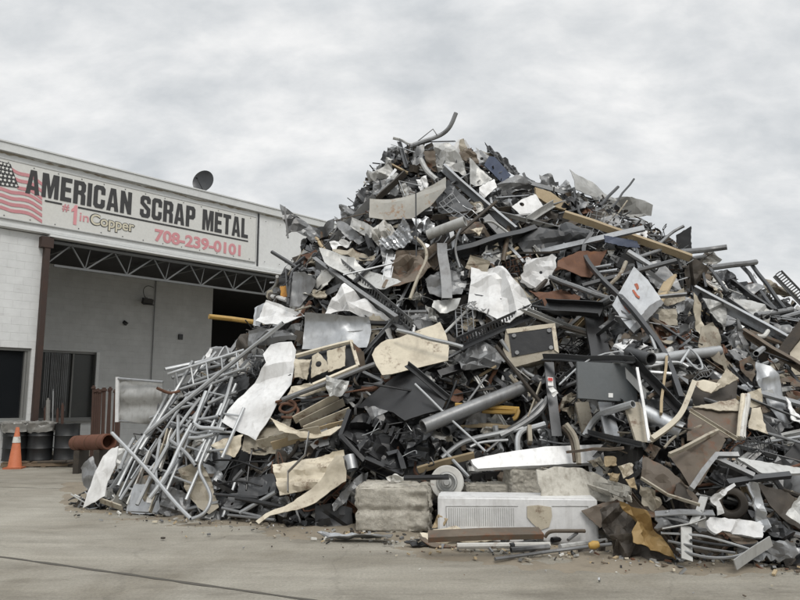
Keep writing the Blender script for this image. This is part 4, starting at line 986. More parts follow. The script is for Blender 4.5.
sh('brown_cloth','crumpled beige sheet on the skyline near the right edge',S,'beige',[(764,276),(773,278),(787,290),(797,298),(780,298),(768,290)],20,0,.0,cr=6,amp=.2,L='the crumpled beige sheet near the right edge')
sh('dark_sheet','dark curled plate under the top rail of the tubular frame','plate','dark_grey',[(715,272),(729,270),(738,280),(722,288)],30,0,.05,cr=2)
# --- upper right field
bx = sh('grey_box','grey painted box with red scrawled marks tilted on the right slope','box','galvanised',[(634,267),(648,280),(661,299),(646,314),(630,329),(620,317),(612,305)],28,-22,.22,th=.28,cr=1,amp=.015,rag=.003,L='the grey box with red marks')
for i, pts in enumerate([[(632,290),(634,289.5),(637,294),(640,296.5),(639,298.5),(635.5,296)],[(622,302),(626,301),(629,307),(632,311),(630,313),(625,308)],[(634,284),(637,283),(639,288),(637,290)]]):
    sh('','','','red_paint',pts,on=bx,lift=.012,th=.003,cr=0,amp=0,rag=.004,parent=bx,part='red_mark',mask=False)
sh('','','','mid_grey',[(649,306),(661,299),(664,303),(634,333),(630,329)],on=bx,lift=.02,th=.05,cr=0,amp=0,parent=bx,part='flange')
sh('rusty_sheet','dark rusty ribbed sheet below the wide dark folded sheet',S,'rust',[(557,262),(580,250),(607,250),(600,266),(590,278),(572,275),(554,272)],25,10,.06,rib=2,cr=3,amp=.08,L='the dark rusty sheet')
sh('rusty_plate','flat red rusty plate right of the big white panel','plate','rust',[(529,290),(548,292),(562,289),(581,296),(577,306),(556,305),(544,304)],45,5,.2,cr=2,amp=.04,L='the red rusty plate')
sh('white_flap','upright white flap with torn top edge below the wide dark folded sheet','flap','white',[(527,256),(532,259),(542,258),(552,254),(557,257),(554,270),(550,284),(539,291),(528,287),(520,282)],15,-5,.2,cr=2,amp=.06,rag=.015,holes=[(541,272,.025)],L='the upright white flap')
sh('white_panel','big bright white crumpled panel in the centre of the heap','panel','white',[(471,267),(486,266),(499,265),(505,272),(515,285),(532,303),(522,311),(510,317),(502,316),(484,307),(467,301),(470,285)],40,-5,.3,cr=4,amp=.13,L='the big white central panel')
tb('bent_strip','long dark flat strip with two sharp bends crossing the right of the heap','strip','dark_grey',[(592,233),(582,248),(586,260),(600,278),(626,302),(647,328),(666,354),(681,398)],.045,.3,seg=4,L='the long bent dark strip')
tb('steel_tube','grey straight tube under the rusty sheet pointing right to the bent strip',T_,'mid_grey',[(550,277),(611,299)],.04,.25,sm=False)
tb('steel_tube','pale tube stub below the middle of the long tan pole',T_,'galvanised',[(628,252),(657,270)],.05,.2,hollow=True,sm=False)
for i, (a, b, r) in enumerate([((595,268),(612,265),.03),((597,273),(618,270),.03),((598,280),(624,275),.025),((586,286),(604,297),.03)]):
    tb('short_tube', ['uppermost short grey tube in the bunch right of the rusty sheet','second short grey tube down in the bunch right of the rusty sheet','third short grey tube down in the bunch right of the rusty sheet','lowest slanting tube in the bunch right of the rusty sheet'][i], T_,'galvanised',[a, b],r,.15,hollow=True,sm=False)
tb('cream_tube','bent beige tube beside the grey box with red marks',T_,'beige',[(626,262),(621,274),(613,282),(604,290)],.03,.18)
sh('cream_tray','torn beige tray hanging below the grey box with red marks','tray','beige',[(660,290),(677,292),(683,288),(684,300),(668,306),(655,302)],-5,0,.15,cr=3,L='the torn beige tray')
sh('grey_smeared_sheet','dull grey sheet smeared with pale dust above the torn beige tray',S,'mid_grey',[(642,266),(660,260),(676,277),(682,290),(665,290),(650,282)],30,0,.1,cr=3,L='the dusty grey sheet')
sh('tan_plate','flat tan plate below the torn beige tray','plate','beige',[(658,308),(676,309),(677,326),(656,325)],10,0,.05,cr=1)
slotted('perforated_rail','dark perforated rail rising to the right across the middle of the heap','rail','dark_grey',(457,343),(543,304),.17,30,.3,L='the dark perforated rail')
slotted('perforated_rail','grey perforated rail running down to the right in the upper left','rail','mid_grey',(338,262),(411,325),.2,30,.28,L='the grey perforated rail')
sh('cream_panel','large plain cream panel left of centre','panel','cream',[(372,355),(375,348),(381,343),(400,337),(440,322),(446,334),(449,348),(448,360),(435,364),(420,367),(400,372),(382,375),(376,365)],38,-5,.3,cr=1,amp=.035,rag=.006,L='the large cream panel')
tb('bright_rod','bright straight rod lying over the large cream panel','rod','bright_tube',[(397,330,.1),(463,347,.1)],.028,.42,sm=False)
sh('duct_sheet','dark grey bent duct sheet right of the large cream panel',S,'mid_grey',[(455,356),(477,342),(490,347),(506,354),(499,367),(478,369),(460,372)],35,15,.15,cr=4,amp=.12,roll=.2,L='the bent duct sheet')
# metal cabinet with dark back panel
cb_ = sh('cabinet','small cream cabinet lying on its side with a black recessed back','cabinet','beige',[(506,329),(555,323),(559,353),(548,358),(512,368),(503,349)],12,-8,.32,th=.4,cr=0,amp=.004,rag=.002,L='the cream cabinet with a black back')
sh('','','','black',[(508.5,333),(552,327),(554,349),(512,357)],on=cb_,lift=.012,th=.008,cr=0,amp=0,rag=0,parent=cb_,part='back_panel')
for (x, y) in [(514,336),(549,331),(517,353),(551,348)]:
    q = Vector(cb_['_o']); Nn = Vector(cb_['_n']); d = ray(x, y); p = CAM+d*((q+Nn*.012-CAM).dot(Nn)/d.dot(Nn)); m_ = MB(); m_.lathe(p, [(0,.03),(.03,.03),(.035,0)], 10, Nn); m_.build('foot','mid_grey',cb_)
sh('','','','cream',[(506,329),(555,323),(555.5,327),(507.5,333.5)],on=cb_,lift=.02,th=.018,cr=0,amp=0,rag=0,parent=cb_,part='rim')
sh('','','','cream',[(551.5,327),(555.5,326),(559,353),(554.5,350)],on=cb_,lift=.0205,th=.018,cr=0,amp=0,rag=0,parent=cb_,part='rim')
# black bracket frame
bk = empty('heavy_bracket', atp(580,310,.2)); tag(bk, 'heavy black bracket with a level arm and a drooping leg above the grey panel','bracket'); lm('the heavy black bracket', 575, 312)
bm('','','','black',[(545,308),(602,312)],'C',.22,.1,.012,.3,parent=bk,part='arm',tw=-60)
bm('','','','black',[(594,313),(601,357)],'C',.26,.08,.012,.3,parent=bk,part='leg',tw=90)
tb('steel_tube','pale tube end resting on the corner of the heavy black bracket',T_,'galvanised',[(590,309),(612,298)],.05,.4,hollow=True,sm=False)
# grey drawer panel and its posts
gpn = sh('grey_panel','flat dark grey rectangular panel with a small white sticker','panel','grey_paint',[(577,361.5),(636,364),(637.5,402.5),(578,398)],12,5,.5,th=.05,cr=0,amp=.004,rag=0,L='the flat grey panel with a sticker')
sh('','','','sticker',[(608.5,393),(613,393.2),(613,397.5),(608.5,397.3)],on=gpn,lift=.006,th=.002,cr=0,amp=0,rag=0,parent=gpn,part='sticker',mask=False)
fr = empty('steel_rack', atp(560,390,.2)); tag(fr, 'dark rack frame with a level rail over a leaning post beside the grey panel','rack'); lm('the dark rack frame', 550, 390)
bm('','','','dark_grey',[(544,359),(636,362)],'L',.08,.07,.012,.42,parent=fr,part='top_rail')
pst = bm('','','','dark_grey',[(549,362),(552,395),(557,436)],'C',.13,.05,.01,.36,parent=fr,part='post',tw=90)
sh('label_tag','red and white paper label on the leaning post of the rack','label','sticker',[(547.5,377),(553,377.5),(553.5,386),(548,385.5)],10,0,.0,th=.003,cr=0,amp=0,rag=0,fixed=lambda x, y: atp(x, y, .56))
sh('label_tag','crumpled white tag just below the red and white paper label','label','sticker',[(548.5,388),(553,386.5),(558.5,393),(553.5,397)],20,0,.0,th=.003,cr=2,amp=.02,fixed=lambda x, y: atp(x, y, .56))
sh('label_tag','small red strip on the upper half of the rack post label','label','red_label',[(548,377.6),(552.6,378),(552.8,381),(548.2,380.6)],10,0,.0,th=.003,cr=0,amp=0,rag=0,fixed=lambda x, y: atp(x, y, .575))
for (a, b, w_, m_, lab) in [((582,402),(589,432),.18,'beige','beige upright post right below the left corner of the grey panel'),((605,402),(613,438),.17,'galvanised','pale upright post below the middle of the grey panel'),((632,402),(645,442),.19,'beige','wide dull post below the right corner of the grey panel'),]:
    bm('upright_post',lab,'post',m_,[a, b],'C',w_,.05,.01,.32,tw=90)
bm('edge_strip','thin white edge strip running down from the right corner of the grey panel','strip','white',[(637,368),(649,442)],'B',.03,.03,lift=.45)
tb('bent_tube','thick pale bent tube curving up below the grey panel',T_,'bright_tube',[(585,436),(594,420),(603,413),(616,409),(633,404)],.045,.5,hollow=True,L='the thick bent tube')
bm('black_bar','straight black bar slanting down right from the corner of the grey panel',B_,'black',[(628,358),(688,418)],'L',.1,.08,.012,.35,L='the slanting black bar')
tb('dark_pipe','dark pipe with an open round end right above the slanting black bar','pipe','dark_grey',[(629,353),(651,359,.3)],.08,.25,hollow=True,sm=False)
tb('bright_pipe','bright level pipe reaching right towards the cream column','pipe','bright_tube',[(650,359.5),(719,350.5)],.07,.28,hollow=True,sm=False,L='the bright level pipe')
bm('tan_stick','thin tan stick standing upright left of the bent dark strip','stick','tan',[(666.5,357),(661,414)],'B',.05,.03,lift=.4)
tb('wire_loop','thin bright wire loop hanging over the bright level pipe','wire','bright_tube',[(688,347),(698,355),(704,369),(697,370),(686,358)],.014,.4)
tb('bent_tube','thin pale tube with an upturned right end under the bright level pipe',T_,'bright_tube',[(639,362),(660,363),(680,362),(688,367)],.022,.3)
tb('bent_tube','thin pale straight tube crossing under the bright level pipe',T_,'bright_tube',[(641,368),(668,363)],.024,.3,sm=False)
tb('bent_tube','short pale tube left of the tan stick, lowest of its bunch',T_,'bright_tube',[(648,372),(671,374)],.026,.3,sm=False)
tb('bent_rod','thin bright rod standing out above the bright level pipe','rod','bright_tube',[(650,333),(656,350)],.022,.3,sm=False)
tb('bent_rod','thin bright rod slanting over the end of the bright level pipe','rod','bright_tube',[(689,350),(680,364)],.018,.4,sm=False)
tb('bent_rod','brown rod crossing behind the tan stick','rod','brown',[(673,381),(648,398)],.025,.25,sm=False)
tb('grey_cylinder','pale grey round duct lying under the slanting black bar','duct','galvanised',[(643,413),(682,432)],.11,.15,hollow=True,sm=False,L='the pale round duct')
sh('dark_ribbed_sheet','dark blue grey ribbed sheet behind the tan stick',S,'dark_grey',[(643,402),(665,397),(690,396),(694,408),(665,408),(644,411)],30,0,.1,rib=3,ribdir=90,cr=1)
# beige torn box
bxx = empty('torn_box', atp(718,410,.1)); tag(bxx, 'large torn cream and brown steel box with flaps standing open','box'); lm('the large torn cream box', 718, 408)
sh('','','','cream',[(693,382),(703,380),(721,383),(711,393),(701,389)],50,-10,.45,cr=1,amp=.02,parent=bxx,part='flap')
sh('','','','cream',[(709.5,394),(727,368.5),(739,378.5)],20,-25,.5,cr=1,amp=.02,parent=bxx,part='flap')
sh('','','','dark_brown',[(692,388),(738,380),(736,400),(692,407)],20,0,.12,cr=1,amp=.03,parent=bxx,part='inner_wall')
sh('','','','cream',[(692,407),(735,399),(742,404),(738,411),(715,409)],50,0,.38,cr=1,amp=.02,parent=bxx,part='shelf')
sh('','','','brown',[(688,409),(738,411),(737,438),(687,441)],45,0,.25,cr=2,amp=.04,parent=bxx,part='floor_panel')
for dx in (0, 2.6, 5.2): tb('','','','dirty_white' if dx else 'cream',[(743+dx,395),(738.5+dx*.9,438)],.028,.5,parent=bxx,part='edge_fold',sm=False)
sh('','','','cream',[(745,394),(761,388),(763,404),(752,408),(746,406)],12,20,.4,cr=1,amp=.02,parent=bxx,part='flap')
sh('','','','cream',[(751,409),(759,408.5),(768.5,434),(749,428)],35,15,.3,cr=2,amp=.03,parent=bxx,part='flap')
tb('tan_strip','long narrow cream strip bowed down left of the large torn box','strip','cream',[(652,439),(668,428),(681,415),(688,398),(694,382)],.04,.5,seg=4,L='the bowed cream strip')
bm('thin_edge','thin straight pale edge trim lying across the torn box floor','trim','beige',[(690,411),(737,440)],'L',.04,.03,.008,.5)
sh('ribbed_panel','silvery ribbed curved panel standing right of the torn cream box','panel','galvanised',[(758,361),(768,367),(775,376),(789,406),(794,430),(784,424),(768,402),(754,382)],15,25,.3,rib=3,ribdir=0,roll=.25,cr=1,amp=.05,L='the silvery ribbed panel')
sh('white_fin','narrow white fin along the right side of the silvery ribbed panel','flap','white',[(786,396),(789,400),(801,417),(801,424),(792,420)],20,20,.25,cr=1)
sh('cream_panel','cream angular panel cut off by the right edge of the view','panel','cream',[(789,345),(796,335),(806,326),(808,378),(792,379)],15,-15,.3,cr=1,amp=.04,L='the cream panel at the right edge')
sh('curved_beige_duct','tall curved beige duct wall bending down to the torn box','duct','beige',[(704,325),(711,323),(717,330),(720,344),(727,356),(735,366),(731,378),(716,365),(706,354),(699,346)],15,10,.3,roll=.5,cr=2,amp=.1,L='the curved beige duct')
br_ = sh('brown_bracket','dark brown square plate with an opening between the beige duct and ribbed panel','plate','brown',[(739,361),(750,356),(759,366),(752,382),(741,370)],20,0,.2,cr=1,amp=.03,holes=[(749,367,.06)])
sh('brown_bracket','brown plate with round holes under the cream panel at the right edge','plate','brown',[(779,379),(790,376),(803,384),(803,402),(789,398)],15,0,.2,cr=1,amp=.03,holes=[(787,387,.07),(798,391,.07)])
bm('rusty_channel','long rust brown channel slanting down to the right edge above the cream panel','channel','brown',[(744,331),(806,369)],'C',.1,.07,.01,.32,L='the long rust brown channel')
sh('grey_fin','grey upright fin left of the long rust brown channel','flap','mid_grey',[(736,318),(740,320),(750,355),(744,352)],5,20,.22,cr=1)
tb('white_stub','short white bent tube above the long rust brown channel',T_,'dirty_white',[(757,336),(764,337),(768,331)],.03,.35)
# --- upper left
tb('black_bar','long black bar of the Y shaped pair poking out on the left slope',B_,'black',[(272,252),(290,263),(303,272)],.035,.25,seg=6)
tb('black_bar','short black bar crossing the longer one to make a Y on the left slope',B_,'black',[(304.5,257),(292,267)],.03,.25,seg=6,sm=False)
tb('black_bar','black upright bar with a bent head under the Y shaped pair',B_,'black',[(300,265),(292,271),(290,284),(288,305)],.03,.3,seg=6)
tb('black_bar','thin black upright bar left of the small orange patterned box',B_,'black',[(286,270),(289,298)],.022,.3,seg=6,sm=False)
sh('patterned_box','small orange and red patterned box beside the black upright bar','box','orange_pattern',[(280,286.5),(288,285.5),(289,296),(281,298)],5,-10,.1,th=.1,cr=0,amp=0)
tb('white_tube','short white tube left of the black upright bar',T_,'white',[(272,296.5),(287,300)],.04,.15,sm=False)
sh('grey_scrap_sheet','smooth grey bent panel right of the black upright bars','panel','mid_grey',[(293,272),(305,272),(317,281),(310,293),(300,307),(290,307)],5,-12,.25,cr=1,amp=.03,roll=.1,L='the smooth grey panel on the left slope')
tb('yellow_pole','ochre yellow pole pointing left towards the building','pole','ochre',[(209,316.5),(232,319),(257,322.5)],.045,-.2,sm=False,L='the yellow pole')
sh('white_bent_panel','white bent panel at the right end of the yellow pole','panel','white',[(267,302),(285,307),(306,314),(296,321),(282,328),(268,325),(255,320)],40,-12,.3,cr=3,amp=.09,L='the white bent panel by the yellow pole')
sh('dark_crumple','dark grey crumpled sheet under the white bent panel by the yellow pole',S,'mid_grey',[(246,329),(258,325),(270,328),(284,329),(303,320),(302,341),(285,343),(262,344),(246,345)],15,-12,.12,cr=6,amp=.16)
sh('duct_section','bulging silvery duct section with a bright upper face','duct','galvanised',[(306,315),(335,316),(369,317),(371,330),(367,348),(346,350),(320,350),(302,349)],18,-5,.22,roll=.3,cr=2,amp=.05,L='the bulging duct section')
sh('white_gable','white folded panel bent to a sharp peak above the duct section','panel','white',[(345,285),(352,291),(365,299),(392,320),(375,318),(360,314),(340,309),(321,316),(330,302)],30,-5,.34,cr=3,amp=.1,L='the white peaked panel')
sh('large_curved_sheet','large pale curved sheet spilling down left of the summit',S,'light_grey',[(320,254),(336,255),(355,260),(374,270),(398,284),(402,288),(385,291),(364,283),(345,272),(325,266)],45,-5,.22,roll=.3,cr=2,amp=.07,L='the large curved sheet on the left')
bm('grey_channel','wide grey channel alongside the large curved sheet','channel','mid_grey',[(316,263),(352,290),(398,322)],'C',.24,.08,.012,.2,L='the wide grey channel on the left')
sh('crumpled_foil','crumpled translucent looking grey sheet flaring out at the left skyline',S,'mid_grey',[(283,207),(290,211),(299,217),(309,223),(324,227),(338,222),(337,234),(322,243),(314,246),(306,236),(298,233),(288,238)],12,-20,.12,cr=8,amp=.22,L='the flaring grey sheet on the left skyline')
bm('end_bar','upright pale edge bar on the tip of the flaring sheet at the left skyline',B_,'mid_grey',[(284.5,207),(288,238)],'B',.06,.03,lift=.2)
sh('crushed_sheet','crushed grey sheet on the skyline between the flaring sheet and black plate',S,'mid_grey',[(339,205),(346,204),(356,208),(371,206),(369,217),(354,215),(340,216)],30,-12,.1,cr=7,amp=.18)
sh('grey_angle_panel','grey straight edged panel slanting down below the crushed skyline sheet','panel','mid_grey',[(334,216),(350,226),(366,240),(359,245),(345,236),(338,228)],30,-10,.14,cr=1)
sh('pale_strip','broad pale strip slanting down beside the ribbed grey duct','strip','light_grey',[(352,218),(364,222),(377,229),(371,239),(360,233),(350,227)],40,-10,.16,cr=2)
sh('white_curl','small white curled strip below the flaring grey sheet','strip','white',[(330,244),(335,240),(342,241),(352,242),(348,247),(338,247),(334,252)],25,-10,.2,cr=3,amp=.08)
tb('tan_stick','short tan stick below the flaring grey sheet','stick','tan',[(316,238),(325,251)],.03,.2,sm=False)
sh('beige_flap','long beige flap lying under the small white curled strip','flap','beige',[(332,248),(350,249),(376,254),(374,259),(352,259),(336,257)],40,-5,.15,cr=3,amp=.08)
sh('ribbed_duct','crushed ribbed grey duct below the rust edged curved panel','duct','galvanised',[(379,243),(390,234),(404,219),(410,228),(413,240),(402,246),(388,251)],25,-10,.2,rib=8,ribdir=40,ribamp=.05,roll=.35,cr=1,amp=.05,L='the ribbed grey duct')
sh('white_tangle','shredded white sheet left of the ribbed grey duct',S,'dirty_white',[(373,226),(380,220),(390,222),(395,229),(386,238),(378,244),(372,238)],20,-10,.16,cr=9,amp=.2)
sh('brown_sheet','brown bent sheet right of the open ended beige pipe',S,'brown',[(449,216),(468,218),(484,223),(486,231),(492,236),(478,236),(458,231),(452,224)],35,5,.14,cr=4,amp=.09,L='the brown bent sheet')
tb('beige_pipe','beige pipe with a round open end in the upper middle of the heap','pipe','light_grey',[(428,235),(465,221,.5)],.085,.25,hollow=True,sm=False,L='the beige open ended pipe')
sh('pale_crush','crushed pale metal left of the beige open ended pipe',S,'galvanised',[(412,216),(425,218),(435,222),(433,232),(424,234),(416,226)],28,0,.2,cr=5,amp=.13)
sh('white_corner','small white triangle under the brown bent sheet','flap','cream',[(470,229),(483,227),(480,235)],30,10,.3,cr=0)
tb('bent_tube','pale bent tube curving down right of the small white triangle',T_,'light_grey',[(484,222),(492,221),(502,228),(512,236)],.022,.25)
sh('brown_draped','large brown draped sheet below the ribbed grey duct',S,'brown',[(396,248),(412,246),(430,243),(442,246),(440,260),(428,275),(419,284),(400,292),(382,290),(390,272)],35,-5,.1,cr=14,amp=.2,L='the brown draped sheet')
bm('grey_post','grey tapered upright post in the upper middle of the heap','post','mid_grey',[(442,243),(447,298)],'C',.16,.05,.01,.28,tw=90,L='the grey upright post')
sh('dark_creased_sheet','dark grey creased sheet behind the grey upright post',S,'mid_grey',[(425,280),(440,272),(470,266),(467,282),(461,297),(442,297),(430,292)],32,5,.06,cr=5,amp=.1)
sh('pale_roll','pale rolled sheet end below the grey upright post',S,'light_grey',[(434,301),(445,298),(461,301),(457,310),(440,311),(432,309)],35,-5,.2,roll=.4,cr=2)
tb('brown_strip','wavy brown strip hanging over the brown draped sheet','strip','beige',[(415,237),(426,247),(427,260),(418,276),(410,299)],.03,.28,seg=5)
tb('wire','crooked grey wire hanging left of the long dark beam','wire','mid_grey',[(462,226),(456,238),(455,252),(460,268)],.02,.3)
# --- middle left
sh('white_long_panel','long white crumpled panel hanging down left of the cream enclosure','panel','white',[(271,345),(279,343),(292,342),(296,350),(293,368),(291,384),(276,410),(257,442),(240,433),(222,422),(228,410),(236,397),(252,380),(267,364),(264,356)],28,-12,.42,cr=3,amp=.08,L='the long white hanging panel')
ce = empty('cream_enclosure', atp(325,368,.1)); tag(ce, 'cream metal enclosure with inner partitions lying open on the left of the heap','enclosure'); lm('the cream enclosure', 325, 366)
sh('','','','black',[(296,357),(352,342),(360,364),(312,384)],25,-8,.15,cr=0,amp=.01,parent=ce,part='back_wall')
sh('','','','cream',[(327,351),(345.5,345.5),(345,366),(328,372)],15,-10,.34,cr=0,amp=.01,parent=ce,part='partition')
sh('','','','cream',[(312,356),(318,352),(327,362),(328,370),(311,378)],15,-10,.34,cr=1,amp=.02,parent=ce,part='partition',holes=[(318.5,364,.045)])
sh('','','','cream',[(294,358),(311,359),(307,380),(300,377),(295,378)],15,-20,.34,cr=2,amp=.05,parent=ce,part='partition')
for a, b in [((296,356),(352,341.5)),((351,341),(358,366)),((358,366),(313,385))]: bm('','','','cream',[a, b],'B',.045,.05,lift=.38,parent=ce,part='rim')
sh('','','','cream',[(291,386),(312,384),(333,378),(326,390),(305,395),(287,395)],40,-5,.3,cr=2,amp=.05,parent=ce,part='side_panel')
sh('','','','brown',[(352,342),(364,352),(366,368),(358,366)],5,30,.25,cr=1,amp=.02,parent=ce,part='end_panel')
tb('grey_rod','long straight grey rod rising right under the cream enclosure','rod','mid_grey',[(282,400),(375,364)],.035,.5,sm=False,L='the long grey rod')
sh('torn_piece','torn pale grey piece hanging over the long grey rod',S,'light_grey',[(326,375),(336,379),(349,380),(346,389),(342,395),(330,397),(326,388)],15,0,.5,cr=4,amp=.06)
for i, (a, b, m_) in enumerate([((294,420),(338,396),'cream'),((300,424),(344,402),'beige'),((304,430),(350,411),'cream'),((270,440),(320,430),'beige'),((272,446),(345,424),'tan'),((258,444),(300,434),'cream')]):
    bm('sheet_offcut', ['uppermost cream slat in the fan below the cream enclosure','second slat down, beige, in the fan below the cream enclosure','third slat down, cream, in the fan below the cream enclosure','beige slat left of the fan, under the long white hanging panel','lowest and longest tan slat below the cream enclosure','short cream slat touching the tip of the long white panel'][i],'slat',m_,[a, b],'B',.13,.015,lift=.22)
sh('cream_curved_strip','wide cream strip curving under the fan of slats','strip','cream',[(270,418),(280,422),(300,430),(320,429),(345,424),(330,434),(300,438),(280,434)],45,-5,.28,cr=2,amp=.05)
tb('rusty_coil','tangled orange brown wire coil below the torn grey piece','wire','rust',[(276,402),(290,399),(298,406),(288,414),(278,410),(284,402),(300,408),(295,418),(282,417)],.02,.25,L='the rusty wire coil')
# black moulded housing
hs_ = empty('black_housing', atp(385,420,.2)); tag(hs_, 'large broken black moulded housing with a tilted lid in the lower left middle','housing'); lm('the broken black housing', 390, 415)
sh('','','','black',[(355,406),(380,386),(407,366),(428,381),(447,398),(442,410),(425,414),(405,421),(393,412),(372,408)],40,-25,.4,th=.03,cr=1,amp=.03,rag=.004,parent=hs_,part='lid')
sh('','','','black',[(341,437),(355,419),(380,410),(404,422),(424,432),(418,455),(400,473),(385,466),(362,452)],25,10,.22,th=.04,cr=6,amp=.14,parent=hs_,part='shell')
bm('','','','black',[(352,412),(343,436),(366,460)],'C',.12,.06,.012,.38,parent=hs_,part='rim')
bm('','','','black',[(366,460),(404,476)],'C',.14,.07,.012,.4,parent=hs_,part='rim')
bm('','','','dark_grey',[(408,365),(449,399)],'L',.07,.07,.012,.5,parent=hs_,part='lid_edge')
sh('','','','dark_grey',[(404,420),(424,414),(444,410),(440,425),(425,442),(408,446)],30,15,.3,cr=6,amp=.12,parent=hs_,part='crushed_side')
sh('','','','black',[(352,440),(372,436),(392,452),(404,474),(380,468),(362,458)],45,0,.38,cr=7,amp=.14,parent=hs_,part='crushed_side')
r7 = random.Random(6)
for i in range(16): 
    x, y = r7.uniform(358,432), r7.uniform(416,462); tb('','','','black' if i % 3 else 'bright_tube',[(x,y),(x+r7.uniform(-14,14),y+r7.uniform(-10,10)),(x+r7.uniform(-18,18),y+r7.uniform(-14,14))],.01 if i % 3 else .006,.42,parent=hs_,part='cable',mask=False,seg=5)
for i in range(7): bm('','','','black',[(368+i*5.5,424+i*3),(372+i*5.5,416+i*2.6)],'B',.02,.05,lift=.34,parent=hs_,part='rib')
sh('','','','mid_grey',[(364,407),(375,406),(388,412),(378,416),(372,419)],30,0,.52,cr=3,amp=.04,parent=hs_,part='torn_lining')
bm('','','','dark_grey',[(386,455),(397,452),(402,460),(405,470)],'C',.1,.08,.01,.45,parent=hs_,part='bracket')
tb('thin_rod','thin bright rod lying across the broken black housing and grey pipe','rod','bright_tube',[(415,384),(485,451)],.016,.65,sm=False,L='the thin bright rod')
tb('thin_rod','thin pale rod rising behind the grey pipe','rod','mid_grey',[(464,407),(487,375)],.016,.3,sm=False)
tb('grey_pipe','thick grey pipe with an open end sloping up beside the black housing','pipe','mid_grey',[(423,427,.45),(525,386)],.095,.32,hollow=True,sm=False,seg=14,L='the thick grey pipe')
tb('grey_pipe','shorter dull pipe end under the thick grey pipe','pipe','dark_grey',[(446,431,.3),(470,408)],.08,.2,hollow=True,sm=False)
sh('grey_flat','flat dull grey strip standing behind the thick grey pipe','strip','mid_grey',[(470,410),(483,407),(477,430),(463,431)],12,0,.12,cr=1)
yb = empty('yellow_bar', atp(500,408,.1)); tag(yb, 'rusty ochre double bar with a hooked end right of the thick grey pipe','bar'); lm('the ochre bar', 500, 408)
tb('','','','ochre',[(455,405),(490,407),(519,409)],.03,.32,parent=yb,part='bar',seg=6)
tb('','','','ochre',[(482,411),(515,413),(519,409),(516,418),(513,419)],.03,.34,parent=yb,part='hook',seg=6)
for i, (pts, r, lab) in enumerate([
 ([(442,458),(460,443),(475,438),(500,433),(523,428)],.035,'long pale bent tube sweeping right below the thin bright rod'),
 ([(500,436),(520,426),(540,412),(548,398)],.045,'grey curved tube rising to the rack post'),
 ([(505,432),(524,420),(543,400)],.03,'thin grey tube rising parallel above the curved tube to the rack post'),
 ([(518,452),(517,438),(522,430),(532,428),(545,424)],.04,'pale hooked tube standing on the white plank'),
 ([(486,452),(500,440),(512,430)],.02,'thin dark tube crossing behind the hooked tube'),
 ([(470,447),(480,442),(508,440)],.02,'thin pale tube lying above the left end of the white plank')]):
    tb('bent_tube',lab,T_,'mid_grey' if i in (1,2,4) else 'bright_tube',pts,r,.3)
bm('brown_post','short brown upright stub right of the pale hooked tube','post','beige',[(529,427),(530,443)],'B',.13,.05,lift=.4)
bm('tan_stick','narrow cream stick leaning left of the rack post','stick','beige',[(541,383),(528,418)],'B',.07,.02,lift=.3)
bm('long_tan_strip','long tan strip lying above the white wheel','strip','tan',[(418,470),(445,462),(474,455)],'B',.09,.04,lift=.3)
# --- white plank, wheel, blocks, appliance
sh('white_plank','long cream white plank lying level over the concrete rubble','plank','white',[(471,459.5),(500,453),(545,446.5),(600,444.5),(636,447),(642,452),(641,460),(600,462),(545,465),(510,466.5),(478,468.5),(473,464)],35,0,.5,th=.07,cr=1,amp=.006,rag=.002,L='the long white plank')
wc = atp(447,482.5,.55); wh = empty('wheel', wc); tag(wh, 'white round wheel with concentric rings above the concrete block','wheel'); lm('the white wheel', 447, 482)
ax = Vector((-.12, -1, .12)).normalized(); rw = 16.3/700*depth(wc)
m_ = MB(); m_.lathe(wc, [(rw*.62,.03),(rw*.95,.035),(rw,.02),(rw,-.03),(rw*.9,-.04),(0,-.04)], 36, ax); m_.build('tyre', 'dirty_white', wh)
m_ = MB(); m_.lathe(wc, [(rw*.58,.0),(rw*.6,.05),(rw*.5,.055),(rw*.46,.01),(rw*.32,.01),(rw*.3,.07),(rw*.2,.075),(rw*.16,.1),(0,.1)], 32, ax); m_.build('hub', 'light_grey', wh)
tb('axle','black rod with a round end lying across the white wheel','rod','black',[(404,478,.1),(449,477,.1)],.032,.72,sm=False)
sh('white_rag','small crumpled white wrap on the left end of the black rod','rag','dirty_white',[(386,477),(395,475),(405,476),(404,481),(390,482)],30,0,.6,cr=6,amp=.08)
for k in range(13*4+1):
    for j in range(4*6): mput(431+k*.6, 467+j*1.4, depth(wc)-.1)
